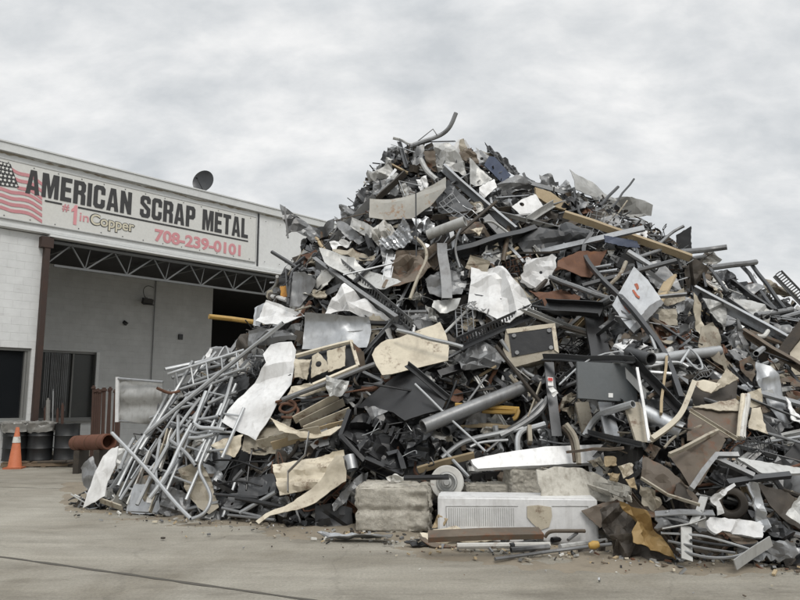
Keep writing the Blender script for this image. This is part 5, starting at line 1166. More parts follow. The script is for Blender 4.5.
def block(name, label, corners, dz, m='concrete', seedv=0, groove=True, rz=0, lift=0, dpt=.6):
    """weathered concrete block: subdivided box with chipped edges and a groove round its middle"""
    x0, x1 = corners[0][0], corners[1][0]; yb_ = corners[1][1]; yt = corners[0][1]
    p = ground((x0+x1)/2, yb_) if lift == 0 else atp((x0+x1)/2, yb_, lift)
    p = p+Vector((0, dpt/2, 0)); dd = (p-Vector((0, dpt/2, 0))-CAM).dot(FW); W = (x1-x0)/F*dd; H = (yb_-yt)/F*dd*1.0
    bmm = bmesh.new(); bmesh.ops.create_cube(bmm, size=1); bmesh.ops.subdivide_edges(bmm, edges=bmm.edges[:], cuts=26, use_grid_fill=True)
    M = Matrix.Rotation(rz, 3, 'Z')
    for v in bmm.verts:
        c = v.co.copy(); ed = sum(1 for q in c if abs(q) > .46); q = Vector((c.x*W, c.y*dpt, (c.z+.5)*H))
        n = noise.noise(q*4+Vector((seedv, 0, 0))); n2 = noise.noise(q*13+Vector((seedv, 3, 0))); n3 = noise.noise(q*30)
        inn = .014*n+.012*n2+.014*n3-(.035*max(0, n+.25)+.02)*(ed >= 2)-(.03 if ed >= 3 else 0)
        if groove and abs(c.z+.02) < .1: inn -= .035*(1-abs(c.z+.02)/.1)
        if c.x > .18 and groove: inn += .04*n2+.02*n-.02
        dirv = Vector((c.x*(abs(c.x) > .49), c.y*(abs(c.y) > .49), c.z*(abs(c.z) > .49)))
        if dirv.length: dirv.normalize()
        q += dirv*inn; q.z = max(.0, q.z); v.co = M @ q
    me = bpy.data.meshes.new(name); bmm.to_mesh(me); bmm.free(); me.materials.append(MATS[m]); me.polygons.foreach_set('use_smooth', [True]*len(me.polygons)); me.set_sharp_from_angle(angle=radians(60))
    o = bpy.data.objects.new(name, me); col.objects.link(o); o.location = p; tag(o, label, 'concrete block')
    for xx in range(int(x0), int(x1), 3):
        for yy in range(int(yt), int(yb_), 3): mput(xx, yy, dd*.98)
    lm(None, 0, 0); return o
block('concrete_block', 'large chipped concrete block with a groove on the ground below the white wheel', [(356,487),(434,534)], 0, rz=-.06, seedv=2, dpt=.75); LM.append(('the large concrete block', 395, 510))
block('concrete_block', 'low concrete block end showing just right of the white wheel', [(467,485),(514,506)], 0, seedv=7, groove=False, lift=.28, dpt=.4)
block('concrete_block', 'broken stubby concrete lump under the long white plank', [(508,469),(540,496)], 0, seedv=12, groove=False, lift=.36, dpt=.35, rz=.2)
ww = empty('splintered_wood', atp(580,490,.1)); tag(ww, 'broad weathered grey wood sheet split into splintered boards under the long white plank','wood'); lm('the weathered wood sheet', 580, 488)
sh('','','','weathered_wood',[(536,470),(560,467),(582,468),(600,474),(622,487),(632,500),(627,509),(605,503),(580,499),(541,497),(538,484)],28,5,.22,th=.04,cr=4,amp=.03,rag=.012,parent=ww,part='backing_sheet')
rw_ = random.Random(3)
for i in range(22):
    x0 = 537+i*3.4; y0 = 470+i*.7+rw_.uniform(-2, 6); ln = rw_.uniform(22, 48)
    bm('','','','weathered_wood',[(x0, y0),(min(631, x0+ln), min(508, y0+ln*rw_.uniform(.12,.42)))],'B',rw_.uniform(.03,.08),.015,lift=.38+rw_.uniform(0,.08),parent=ww,part='board',tw=rw_.uniform(-25,25),auto=False)
for i, (pts) in enumerate([[(587,461),(600,456),(606,465),(594,468)],[(604,457),(616,458),(617,465),(606,465)],[(618,466),(632,463),(633,474),(624,478)],[(608,472),(620,474),(618,481),(610,479)],[(540,462),(550,458),(549,467),(543,467)],[(625,480),(634,478),(638,488),(630,489)]]):
    sh('cardboard_scrap', ['torn tan scrap under the right half of the white plank, leftmost of the cluster','torn tan scrap under the white plank, second in the cluster','crumpled tan scrap at the right end of the white plank','small tan scrap on the upper edge of the weathered wood sheet','tan scrap stuck under the middle of the white plank','crumpled tan scrap right of the weathered wood sheet'][i],'scrap','tan' if i % 2 else 'cream',pts,40,0,.46,cr=3,amp=.05)
# white appliance
fa = ground(438, 543); fb = ground(599, 546)
ap = empty('appliance', (fa+fb)/2); tag(ap, 'long low white appliance casing with vent slots lying on the ground','appliance'); lm('the long white appliance casing', 520, 515)
ex = (fb-fa); ex.z = 0; W = ex.length; ex.normalize(); ey = Vector((-ex.y, ex.x, 0)); M = Matrix((ex, ey, Vector((0,0,1)))).transposed(); Hh = .50
dY = (fa-CAM).dot(FW); Hh = (543-499)/F*dY
def aq(px, py, off=.0):
    d = ray(px, py); k = (fa-CAM).dot(ey)/d.dot(ey); return CAM+d*(k)-ey*off
m_ = MB(); cen = (fa+fb)/2+ey*.24+Vector((0,0,Hh/2+.01)); bb = bmesh.new(); bmesh.ops.create_cube(bb, size=1)
for v in bb.verts: v.co = Vector((v.co.x*W, v.co.y*.48, v.co.z*Hh))
bmesh.ops.bevel(bb, geom=bb.edges[:], offset=.018, segments=3, affect='EDGES'); bmesh.ops.rotate(bb, verts=bb.verts, cent=(0,0,0), matrix=M); bb.verts.index_update(); bb.verts.ensure_lookup_table()
m_.add([v.co+cen for v in bb.verts], [tuple(v.index for v in f.verts) for f in bb.faces]); bb.free(); m_.build('casing', 'white', ap)
m_ = MB()
for i in range(31):
    a = aq(449+i*2.15, 508, .003); b = aq(449+i*2.15, 526, .003); m_.box((a+b)/2, (.006, .005, (a-b).length), M)
m_.build('vent_slots', 'light_grey', ap, smooth=False)
m_ = MB()
for a, b in [((446,506),(518,506)),((446,506),(447,527)),((552,506),(588,506)),((588,506),(589,520))]:
    p, q = aq(*a, .004), aq(*b, .004); m_.tube([p, q], .004, 5)
m_.build('trim_line', 'light_grey', ap)
pts = [(527,506),(538,505),(551,507),(552,516),(549,527),(540,530),(532,523),(527,517)]; P = [aq(*p, .012) for p in pts]; m_ = MB()
m_.add(P+[p+ey*.008 for p in P], [tuple(range(len(P)-1, -1, -1)), tuple(range(len(P), 2*len(P)))]+[(i, (i+1) % len(P), (i+1) % len(P)+len(P), i+len(P)) for i in range(len(P))]); m_.build('beige_patch', 'cream', ap, smooth=False)
for xx in range(438, 600, 3):
    for yy in range(497, 545, 3): mput(xx, yy, dY*.985)
def gsh(name, label, cat, m, pts, h=.05, cr=3, amp=.04, el=70, th=.012, **k):
    """piece lying on the ground in front of the heap"""
    return sh(name, label, cat, m, pts, el, 0, th=th, cr=cr, amp=amp, fixed=lambda x, y: ground(x, y, h), **k)
def gtb(name, label, cat, m, pts, r=.03, **k):
    Q = [ground(p[0], p[1], r+.03+(p[2] if len(p) > 2 else 0)) for p in pts]; m_ = MB(); m_.tube(chaikin(Q, 2), r, 8, k.get('hollow', False)); o = m_.build(name, m); tag(o, label, cat); mline(Q, 1.5); return o
bmx = MB(); A, B = ground(428,536,.22), ground(541,533,.24); bmx.sweep([A+Vector((0,-.02,0)), A.lerp(B,.5)+Vector((0,-.08,.02)), B], PROF['B'](.055,.16,0), upv=Vector((0,-.3,1))); tag(bmx.build('brown_board','brown'), 'long brown board lying along the foot of the white appliance casing','board'); mline([A,B],3)
gsh('cream_fabric','crumpled cream sheet on the ground left of the white pipe',S,'cream',[(420,529),(440,531),(470,529),(500,530),(496,539),(470,540),(440,540),(424,535)],.12,6,.07,50)
gsh('brown_flat','flat brown plate under the crumpled cream sheet','plate','brown',[(419,534),(432,541),(458,545),(458,548),(432,547),(420,541)],.06,2,.02,65)
gsh('brown_crumple','crumpled brown lump left of the white appliance casing','scrap','tan',[(437,516),(443,511),(449,519),(448,526),(432,527)],.25,6,.08,20)
gtb('white_pipe','straight white pipe lying on the ground before the white appliance casing','pipe','dirty_white',[(457,546),(550,545)],.032,hollow=True)
gtb('thin_pipe','long thin grey pipe lying on the ground and rising right to a yellow tip','pipe','mid_grey',[(495,559),(560,550),(612,544,.1)],.018)
gtb('thin_pipe','short grey pipe beside the white pipe on the ground','pipe','mid_grey',[(511,550),(549,547)],.03,hollow=True)
m_ = MB(); q = ground(594,545,.14); m_.lathe(q, [(0,-.06),(.03,-.05),(.045,0),(.03,.05),(0,.06)], 10, Vector((1,0,.2))); tag(m_.build('yellow_plug','ochre'), 'small yellow cap on the long thin grey pipe','plug')
gtb('bent_bar','thin brown bent frame standing before the right end of the white casing','frame','brown',[(545,537,.05),(549,531,.12),(566,531,.13),(585,531,.12)],.02)
gtb('bent_bar','small grey bent bracket right of the thin brown bent frame','bracket','mid_grey',[(568,540,.05),(577,533,.1)],.018)
for i, (a, b, m2) in enumerate([((503,541),(518,533),'dark_grey'),((510,546),(540,541),'dark_grey'),((520,537),(548,545),'black'),((535,543),(548,534),'dark_grey'),((552,540),(592,535),'black'),((560,547),(606,541),'light_grey'),((572,537),(600,537),'mid_grey')]):
    gtb('flat_offcut', ['dark offcut leaning at the left of the offcuts before the white casing','dark grey offcut lying flat behind the short grey pipe','black offcut slanting across the dark offcuts before the white casing','dark grey offcut rising right of the black slanting one','long black offcut under the thin brown bent frame','pale level offcut just above the long thin grey pipe','mid grey short offcut at the right foot of the white casing'][i],'offcut',m2,[a,b],.032)
gtb('flat_bracket','pale bar with bolt holes leaning on the corner of the concrete block','bracket','galvanised',[(427,507,.12),(441,497,.3)],.03)
gsh('flat_foil','flat crumpled silvery sheet on the ground before the concrete block',S,'galvanised',[(317,533),(335,531),(352,531),(372,532),(393,535),(391,542),(372,541),(347,541),(330,538)],.06,6,.05,72)
gsh('black_rag','small black crumpled rag on the ground right of the concrete block','rag','black',[(404,543),(418,541),(430,542),(427,547),(412,547)],.04,4,.04,70)
# --- lower left
rp = sh('ribbed_cream_panel','cream ribbed panel lying at the foot of the heap left of the block','panel','cream',[(272,464),(290,461),(318,456),(344,451),(346,480),(315,487),(279,494),(276,480)],35,-8,.28,rib=4.5,ribdir=98,ribamp=.06,cr=1,amp=.03,L='the ribbed cream panel')
bm('strap','dull grey strap lying over the cream ribbed panel','strap','mid_grey',[(309,432),(305,455),(288,472),(288,492)],'B',.06,.01,lift=.46)
sh('beige_gutter','long beige bent channel curving down to the ground before the ribbed panel','channel','cream',[(336,458),(344,459),(347,472),(346,481),(330,489),(315,500),(300,507),(272,518),(262,528),(259,525),(268,516),(280,508),(300,494),(320,478)],30,-10,.48,roll=.3,cr=2,amp=.08,L='the long beige bent channel')
sh('torn_grey','torn mid grey sheet between the beige channel and the concrete block',S,'mid_grey',[(340,493),(350,484),(362,474),(368,473),(366,482),(352,491),(346,501),(334,512),(332,505)],20,5,.4,cr=5,amp=.09)
m_ = MB(); 
sh('black_crate','black moulded crate on the ground left of the concrete block','crate','black',[(315,506),(332,503),(352,508),(353,529),(330,530),(315,526)],10,0,.15,th=.2,cr=2,amp=.03)
tb('small_motor','small silvery cylinder right of the ribbed cream panel','motor','galvanised',[(349,456),(352,470)],.09,.35,hollow=True,sm=False)
sh('dark_sheet','dark grey flat sheet left of the ribbed cream panel','sheet metal','dark_grey',[(238,480),(256,476),(277,474),(279,492),(258,496),(238,497)],35,-8,.12,cr=2,amp=.04,L='the dark flat sheet')
for i, (a, b, m2, r) in enumerate([((240,513),(276,492),'bright_tube',.03),((222,508),(262,517),'mid_grey',.02),((236,498),(285,507),'black',.03),((214,494),(258,498),'dark_grey',.02),((228,515),(275,520),'mid_grey',.02),((215,460),(262,470),'black',.014),((240,455),(222,480),'black',.012),((252,450),(246,490),'black',.012),((226,470),(270,462),'black',.012),((218,484),(262,486),'black',.012)]):
    tb('thin_bar', ['bright bar rising right beneath the dark flat sheet','grey bar on the ground left of the beige channel','black bar lying level below the dark flat sheet','dark bar just below left of the dark flat sheet','grey bar lowest beneath the dark flat sheet','black cable looping under the cream ribbed fragment','black cable slanting left above the dark flat sheet','black cable hanging upright above the dark flat sheet','black cable crossing above the dark flat sheet','black cable lying level left of the dark flat sheet'][i],'bar' if i < 5 else 'cable',m2,[a,((a[0]+b[0])/2,(a[1]+b[1])/2-(0 if i < 5 else 5)),b],r,.22)
sh('cream_fragment','small cream ribbed fragment right of the tube tangle','panel','cream',[(211,446),(225,438),(243,434),(240,447),(235,457),(222,453)],30,-5,.42,rib=4,ribdir=100,cr=1,L='the small cream ribbed fragment')
sh('beige_sheet','limp beige sheet hanging between the tubes at the lower left',S,'beige',[(179,470),(190,466),(202,462),(206,472),(213,490),(221,508),(212,515),(200,508),(190,498),(184,484)],15,-8,.2,cr=6,amp=.13,L='the limp beige sheet')
ep = sh('electrical_panel','grey metal panel with a white label at the foot of the tube tangle','panel','galvanised',[(134,484),(148,484),(162,485),(161,500),(159,514),(142,514),(126,513),(129,498)],15,-5,.2,cr=1,amp=.015,rag=.003,L='the grey panel with a white label')
sh('','','','sticker',[(147,493.5),(153,494),(152.5,503),(146.5,502.5)],on=ep,lift=.02,th=.002,cr=0,amp=0,rag=0,parent=ep,part='label',mask=False)
sh('bent_grey','bent grey sheet standing right of the panel with a white label',S,'mid_grey',[(163,485),(176,488),(191,496),(190,508),(184,517),(170,516),(159,513)],15,15,.15,cr=2,amp=.07,roll=.1)
sh('white_triangle','bright white pointed sheet at the far left tip of the heap',S,'white',[(83,508),(92,482),(103,456),(111,448),(117,446),(115,466),(107,482),(105,496),(95,502)],8,-15,.25,cr=2,amp=.04,fixed=lambda x, y: atY(x, y, 10.45),L='the white pointed sheet at the left tip')
sh('crumpled_white','crumpled pale sheet right of the white pointed sheet',S,'light_grey',[(115,449),(130,446),(144,447),(148,460),(140,474),(126,482),(116,476)],20,-5,.12,cr=8,amp=.15,fixed=lambda x, y: atY(x, y, 11.1))
sh('grey_flake','grey upright flake left behind the white pointed sheet',S,'mid_grey',[(80,468),(86,462),(92,456),(97,470),(97,486),(86,492),(82,480)],10,-20,.05,cr=3,amp=.06,fixed=lambda x, y: atY(x, y, 10.95))
tb('thin_bar','thin dark bar lying on the ground at the far left tip of the heap','bar','dark_grey',[(69,502),(88,492)],.018,.08,sm=False)
for i, (a, b, m2) in enumerate([((128,505),(150,452),'dirty_white'),((120,498),(136,462),'bright_tube'),((144,500),(168,430),'cream'),((150,512),(162,478),'beige'),((160,470),(172,430),'dirty_white'),((100,500),(122,508),'beige'),((132,480),(158,440),'galvanised')]):
    bm('long_strip', ['white strip leaning up beside the crumpled pale sheet','pale strip leaning left of the white strip in the tube tangle','cream strip leaning in the middle of the tube tangle','short beige strip standing over the panel with a white label','short white strip high inside the tube tangle','beige strip lying at the foot of the white pointed sheet','silvery strip crossing the upper part of the crumpled pale sheet'][i],'strip',m2,[a,b],'B',.09,.02,lift=.3)
rb = empty('ribbed_rack', atY(140, 400, 12.3)); tag(rb, 'pale ribbed panel on a white post standing out left above the tube tangle','panel'); lm('the pale ribbed panel on a post', 140, 400)
sh('','','','light_grey',[(119,379),(140,379.5),(163,383),(162,400),(158,424),(138,423),(119,419)],5,-5,0,rib=2.6,ribdir=93,ribamp=.06,cr=2,amp=.04,fixed=lambda x, y: atY(x, y, 12.25),parent=rb,part='ribbed_sheet',th=.015)
m_ = MB(); m_.tube([atY(117.5,377,12.2), atY(117,422,12.2)], .035, 8); m_.build('post','white',rb)
m_ = MB(); m_.tube([atY(118,378.5,12.18), atY(163,382,12.18)], .02, 6); m_.build('top_rail','galvanised',rb)
m_ = MB(); q = atY(157,423,12.27); m_.tube([atY(161,384,12.3), q, Vector((q.x, q.y, .02))], .03, 8); m_.build('support_post','mid_grey',rb)
m_ = MB(); m_.tube([atY(118,421,12.28), atY(160,424,12.28)], .018, 6); m_.build('bottom_rail','galvanised',rb)
# --- tube tangle: individually bent tubes, as traced
TT = [
 ([(283,323),(222,371),(145,434)],.045,'longest straight tube with a rusty upper end, crossing the whole tangle',.75),
 ([(112,433),(150,472),(176,504),(191,519)],.034,'straight tube running down right in the lower left of the tangle',.6),
 ([(165,369.5),(200,362),(237,354.5)],.04,'nearly level tube at the top left of the tangle',.5),
 ([(176,370),(176,392)],.035,'short upright tube under the topmost level tube',.45),
 ([(193,361),(180,384),(160,418),(140,450)],.04,'tube slanting down left from a raised upper end',.55),
 ([(157,388),(170,394),(180,391)],.03,'small rust coloured curved end piece at the left of the tangle',.62),
 ([(232,378),(226,400),(219,416)],.036,'upright tube right of the middle of the tangle',.6),
 ([(219,416),(200,420),(190,418)],.03,'short level tube joining the upright one at its foot',.6),
 ([(206,392),(198,412),(194,424)],.04,'short thick tube slanting down in the middle of the tangle',.65),
 ([(195,424),(200,428),(212,428),(225,430)],.036,'hooked tube with its open end pointing right',.65),
 ([(210,440),(202,458),(198,470),(208,488),(212,499),(205,514),(192,519)],.03,'thick tube bent into a large loop at the foot of the tangle',.6),
 ([(192,424),(180,446),(168,474),(150,498)],.04,'tube slanting down left in the lower middle of the tangle',.55),
 ([(178,416),(178,440),(180,458)],.034,'upright pale tube in the lower middle of the tangle',.5),
 ([(189,438),(200,438),(214,434)],.034,'short level tube right of the upright pale tube',.6),
 ([(186,430),(197,434),(215,430)],.03,'thin tube just above the short level tube',.5),
 ([(134,438),(126,452),(120,470)],.034,'tube standing left at the lower end of the longest tube',.45),
 ([(170,390),(160,410),(138,446),(118,486)],.036,'long tube parallel to the left edge of the tangle',.4),
 ([(200,398),(176,430),(152,474),(137,505)],.036,'long tube slanting through the heart of the tangle',.45),
 ([(208,404),(225,396),(237,392)],.034,'pale tube reaching right towards the long white panel',.5),
 ([(172,378),(200,370),(226,364)],.034,'second nearly level tube under the topmost one',.4),
 ([(180,386),(210,376),(236,366)],.034,'third nearly level tube in the upper tangle',.4),
 ([(185,396),(212,384),(238,374)],.036,'fourth nearly level tube, under the longest tube',.35),
 ([(216,361),(226,343),(230,358)],.024,'bright tube bent to a point at the very top of the tangle',.35),
 ([(150,418),(172,410),(198,404)],.03,'level tube left below the longest tube',.3),
 ([(205,356),(196,372),(188,384)],.03,'slanting tube crossing the level ones at the top',.5),
 ([(170,440),(186,452),(196,466)],.034,'tube slanting down right in the lower middle of the tangle',.5),
 ([(222,420),(214,444),(204,462)],.034,'tube slanting down beside the small cream ribbed fragment',.45),
 ([(160,440),(155,470),(158,494)],.03,'thin upright tube in the lower left of the tangle',.4),
]
for pts, r, lab, lf in TT:
    rust = 'rust coloured' in lab
    tb('bent_tube', lab, T_, 'rust' if rust else 'bright_tube', [(p[0],p[1]) for p in pts], r*.78, lf, hollow=True, auto=False)
LM.append(('the tube tangle', 185, 420))
for i, (q, n, lab) in enumerate([
 ([(216,352),(130,452),(238,362),(150,470)],6,'ladder-like tube frame lying behind the longest tube of the tangle'),
 ([(190,392),(120,500),(214,398),(150,508)],5,'ladder-like tube frame leaning at the lower left foot of the tangle'),
 ([(236,384),(186,500),(214,380),(166,492)],4,'narrow ladder-like tube frame leaning beside the limp beige sheet'),
 ([(168,374),(244,350),(172,392),(246,368)],5,'nearly level ladder-like tube frame at the top of the tangle'),
 ([(222,404),(196,462),(244,408),(222,458)],3,'short ladder-like tube frame under the tip of the long white panel')]):
    t = empty('tube_rack', atp(q[0][0], q[0][1], .2)); tag(t, lab, 'rack', None); LM.append(('the '+' '.join(lab.split()[:1])+' frame', 0, 9999)) if False else None
    lf = .26+.07*i; P0 = [atp(p[0], p[1], lf) for p in q]
    for k in (0, 2):
        m_ = MB(); m_.tube([P0[k], P0[k+1]], .024, 8); m_.build('rail', 'bright_tube', t); mline([P0[k], P0[k+1]], 1)
    for k in range(n):
        u = (k+.5)/n; m_ = MB(); m_.tube([P0[0].lerp(P0[1], u), P0[2].lerp(P0[3], u)], .016, 7); m_.build('rung', 'bright_tube', t)
sh('pale_sheet','pale sheet behind the top of the tube tangle',S,'mid_grey',[(206,350),(216,346),(236,349),(237,360),(218,364),(206,362)],20,-5,.05,cr=2,amp=.04)
sh('white_post_piece','white narrow piece standing behind the upper tube tangle','strip','white',[(204,358),(210,348),(213,349),(203,372),(198,371)],5,0,.1,cr=1)
# --- lower right
sh('brown_panel','dark brown dented panel slanting down right below the pale round duct','panel','brown',[(644,454),(662,464),(689,487),(701,504),(690,503),(668,494),(641,478)],20,-10,.42,cr=2,amp=.05,L='the dark brown slanting panel')
bm('beige_edge','thin torn beige edge along the lower side of the dark brown panel','trim','beige',[(641,478),(668,495),(700,505)],'B',.03,.02,lift=.5)
sh('tan_brown_panel','wide taupe panel with a light top edge above the bent grey frame','panel','brown',[(669,456),(692,444),(717,432),(726,440),(714,462),(700,485),(690,488),(680,470)],30,-15,.35,cr=1,amp=.03,L='the wide taupe panel')
bm('light_edge','pale narrow edge trim along the top of the wide taupe panel','trim','beige',[(669,455),(718,431)],'B',.05,.03,lift=.55)
tb('bent_flat_bar','grey flat bar bent at a corner before the wide taupe panel','frame','mid_grey',[(691,489),(703,471),(716,455),(738,455)],.035,.7,seg=4,sm=False,L='the bent grey flat bar')
tb('bent_flat_bar','grey bar slanting down right from the corner of the bent flat bar','frame','mid_grey',[(717,459),(737,468),(754,476)],.035,.62,seg=4,sm=False)
tb('bent_flat_bar','dark level bar under the grey board on the right','frame','dark_grey',[(727,483),(760,478),(790,475)],.04,.55,seg=4,sm=False)
sh('grey_board','wide grey beige board lying flat near the right edge','board','light_grey',[(736,457),(765,462),(801,468),(802,473),(782,474),(762,473)],55,5,.5,th=.03,cr=0,amp=.01,L='the wide grey board')
sh('black_void_panel','black bent sheet under the wide grey board',S,'black',[(718,463),(736,470),(756,477),(740,484),(722,484),(708,478)],30,0,.25,cr=2)
sh('light_twist','pale twisted sheet standing below the wide grey board',S,'galvanised',[(741,484),(748,482),(755,483),(762,500),(770,527),(767,532),(762,532),(752,508)],10,15,.6,cr=3,amp=.09,L='the pale twisted sheet')
sh('white_ribbon','white twisted ribbon left of the pale twisted sheet','strip','white',[(710,498),(714,494),(725,489),(734,483),(735,486),(724,496),(719,500),(722,506),(725,513),(719,515),(717,506),(711,502)],15,0,.7,cr=3,amp=.05)
sh('white_slab','bright white torn slab near the ground on the right','slab','white',[(706,521),(710,517),(715,516),(733,518),(751,521),(757,523),(763,527),(761,539),(745,537),(733,533),(722,531),(716,534),(710,529)],30,0,.5,th=.04,cr=3,amp=.05,L='the bright white torn slab')
sh('brown_slab','brown underside plate just below the bright white torn slab','plate','brown',[(722,532),(745,538),(758,541),(750,546),(734,541)],30,0,.4,cr=1)
m_ = MB(); gc = atp(731,503,.35); m_.lathe(gc, [(.15,-.5),(.16,.0),(.15,.02),(.12,.03),(.09,.02),(.075,-.02),(.075,-.45),(.0,-.45)], 28, Vector((-.35,-.9,.1)).normalized()); tag(m_.build('gas_cylinder','dark_brown'), 'dark round cylinder end between the white ribbon and the twisted sheet','cylinder')
for xx in range(718, 746, 3):
    for yy in range(490, 518, 3): mput(xx, yy, depth(gc))
sh('cream_corner','cream grey panel cut off by the right edge near the ground','panel','light_grey',[(785,515),(793,504),(803,493),(805,527),(795,521)],20,-10,.5,cr=1,L='the pale panel at the lower right edge')
sh('dark_taupe','large dark taupe panel slanting down towards the right edge','panel','dark_brown',[(758,484),(780,490),(803,500),(803,530),(786,522),(770,505)],25,15,.3,cr=1,amp=.03)
for i, (pts, r, m2, lab) in enumerate([
 ([(661,533),(700,535),(720,540),(749,549)],.02,'bright_tube','thin bright rod lying low across the lower right corner'),
 ([(662,529),(690,524),(704,519),(700,512)],.03,'light_grey','pale strip bending up left of the bright white torn slab'),
 ([(686,526),(687,560)],.05,'light_grey','pale upright bar standing on the ground at the lower right'),
 ([(704,497),(700,510),(693,524)],.035,'light_grey','pale short bar leaning above the pale upright bar'),
 ([(668,541),(700,548),(735,553)],.022,'mid_grey','grey rod lowest along the ground at the lower right'),
 ([(676,549),(704,558),(736,558),(760,546)],.025,'mid_grey','bowed grey strip on the ground left of the pale torn strip'),
 ([(690,540),(725,546),(755,545)],.02,'dark_grey','dark rod crossing behind the pale upright bar'),
 ([(655,514),(680,512),(714,513)],.045,'galvanised','blue grey level bar left of the white ribbon'),
 ([(658,516),(680,520),(695,526)],.03,'mid_grey','grey bar slanting below the blue grey level bar'),
 ([(735,565),(752,553),(771,541)],.045,'light_grey','pale torn strip on the ground below the white slab')]):
    if m2 in ('light_grey', 'galvanised'): bm('flat_strip', lab, 'strip', m2, pts, 'B', r*2.2, .012, lift=.45, tw=i*37)
    else: tb('thin_bar', lab, 'bar', m2, pts, r*.6, .42, seg=6)
# leather-like bag
bag = empty('torn_bag', ground(638,560)); tag(bag, 'dark torn upholstery bag with a yellow leather flap on the ground at the lower right','bag'); lm('the torn bag with a yellow flap', 640, 540)
sh('','','','dark_brown',[(600,509),(612,503),(623,502),(634,520),(636,543),(628,560),(615,557),(613,542),(603,528)],15,-15,0,th=.1,cr=6,amp=.11,fixed=lambda x, y: ground(622, 561)+Vector((0,.15,.35)),parent=bag,part='body')
sh('','','','dark_brown',[(616,528),(636,543),(655,553),(675,561),(650,562),(625,561),(614,557)],40,0,0,th=.06,cr=5,amp=.08,fixed=lambda x, y: ground(645, 561)+Vector((0,.1,.16)),parent=bag,part='base')
sh('','','','yellow_leather',[(620,501),(632,506),(645,513),(655,528),(666,545),(676,560),(655,551),(631,544),(630,533),(635,523),(630,514),(624,508)],25,5,0,th=.012,cr=5,amp=.09,fixed=lambda x, y: ground(645, 561)+Vector((0,.0,.32)),parent=bag,part='leather_flap')
sh('brown_pointed','brown pointed panel between the white appliance casing and the torn bag','panel','brown',[(581,511),(600,504),(617,499),(626,507),(615,516),(600,528)],25,-10,.6,cr=1,amp=.03,L='the brown pointed panel')
sh('rust_ground_plate','dark rusty plate on edge below the brown pointed panel','plate','dark_brown',[(577,548),(590,545),(606,540),(606,555),(578,556)],10,0,.3,cr=1)
bm('bent_angle','thin dark angle running over the right end of the white plank','angle iron','dark_grey',[(588,434),(615,441),(642,447)],'L',.06,.05,.01,.55)
tb('twisted_bar','rusty brown twisted bar hanging over the white plank','bar','brown',[(563,426),(572,436),(575,462)],.028,.65,seg=5)
tb('twisted_bar','beige twisted strip hanging left beside the rusty twisted bar','strip','beige',[(566,424),(577,438),(579,464)],.035,.72,seg=5)
bm('brown_peg','short brown peg lying on the right half of the white plank','peg','brown',[(567,452),(623,448)],'B',.03,.03,lift=.68)

for i, (pts, m2, lab, cr_) in enumerate([
 ([(655,516),(672,510),(690,516),(702,522),(694,532),(676,528),(660,530)],'mid_grey','crushed grey sheet left of the pale upright bar at the lower right',6),
 ([(692,532),(712,532),(728,540),(720,552),(700,552),(690,544)],'dark_brown','dark brown crumpled sheet under the thin bright low rod',6),
 ([(740,545),(760,540),(786,544),(800,552),(790,560),(764,560),(746,556)],'mid_grey','crushed grey sheet on the ground at the lower right edge',7),
 ([(764,512),(780,522),(796,532),(786,540),(770,534)],'dark_grey','dark bent plate below the large dark taupe plate',4),
 ([(676,484),(694,492),(708,505),(700,512),(684,508),(672,498)],'dark_brown','dark brown torn sheet beneath the slanting brown sheet',5),
 ([(640,486),(652,490),(662,504),(654,510),(642,502)],'beige','small crumpled beige sheet right of the splintered wood',5),
 ([(430,441),(446,438),(460,446),(452,456),(436,454)],'black','crumpled black plate above the long tan strip',6),
 ([(400,440),(418,436),(432,444),(424,458),(406,456)],'dark_grey','crumpled dark grey plate at the right corner of the black housing',6)]):
    sh('crushed_sheet',lab,S,m2,pts,25,(-1)**i*12,.3,cr=cr_,amp=.1,rag=.012)
# ------------------------------------------------------------ loose filler pieces, each its own object with its own label
FR = random.Random(77)
NAME = {'galvanised':'silvery','light_grey':'pale grey','mid_grey':'grey','dark_grey':'dark grey','black':'black','white':'white','dirty_white':'off white','cream':'cream','beige':'beige','tan':'tan','brown':'brown','dark_brown':'dark brown','rust':'rusty','bright_tube':'bright','rusty_grey':'rust stained grey'}
SHM = (['galvanised']*12+['light_grey']*13+['mid_grey']*26+['dark_grey']*20+['black']*15+['white']*2+['dirty_white']*4+['cream']*2+['beige']*6+['brown']*9+['dark_brown']*9+['rust']*4+['rusty_grey']*4)
TBM = (['galvanised']*12+['light_grey']*6+['mid_grey']*26+['dark_grey']*20+['black']*11+['bright_tube']*10+['beige']*4+['tan']*2+['brown']*7+['rust']*4+['dark_brown']*7)
USED = {}; COV = {}
def landmarks(px, py):
    L = sorted(LM, key=lambda q: (q[1]-px)**2+((q[2]-py)*1.2)**2)
    out = []
    for ph, x, y in L[:7]:
        dx, dy = px-x, py-y
        if abs(dx) < 9 and abs(dy) < 9: rel = 'touching'
        elif abs(dy) > 1.8*abs(dx): rel = 'above' if dy < 0 else 'below'
        elif abs(dx) > 1.8*abs(dy): rel = 'left of' if dx < 0 else 'right of'
        else: rel = ('up' if dy < 0 else 'down')+(' left' if dx < 0 else ' right')+' from'
        out.append((rel, ph, sqrt(dx*dx+dy*dy)))
    return out
def auto_label(kindw, m, px, py, extras):
    base = NAME[m]+' '+kindw
    lms = landmarks(px, py)
    for ex in ['']+extras:
        for rel, ph, dd in lms[:3]:
            s = (ex+' '+base).strip()+' '+rel+' '+ph
            if len(s.split()) <= 16 and s not in USED: USED[s] = 1; return s
    for ex in extras:
        for rel, ph, dd in lms[3:]:
            s = (ex+' '+base).strip()+' '+rel+' '+ph
            if len(s.split()) <= 16 and s not in USED: USED[s] = 1; return s
    return None
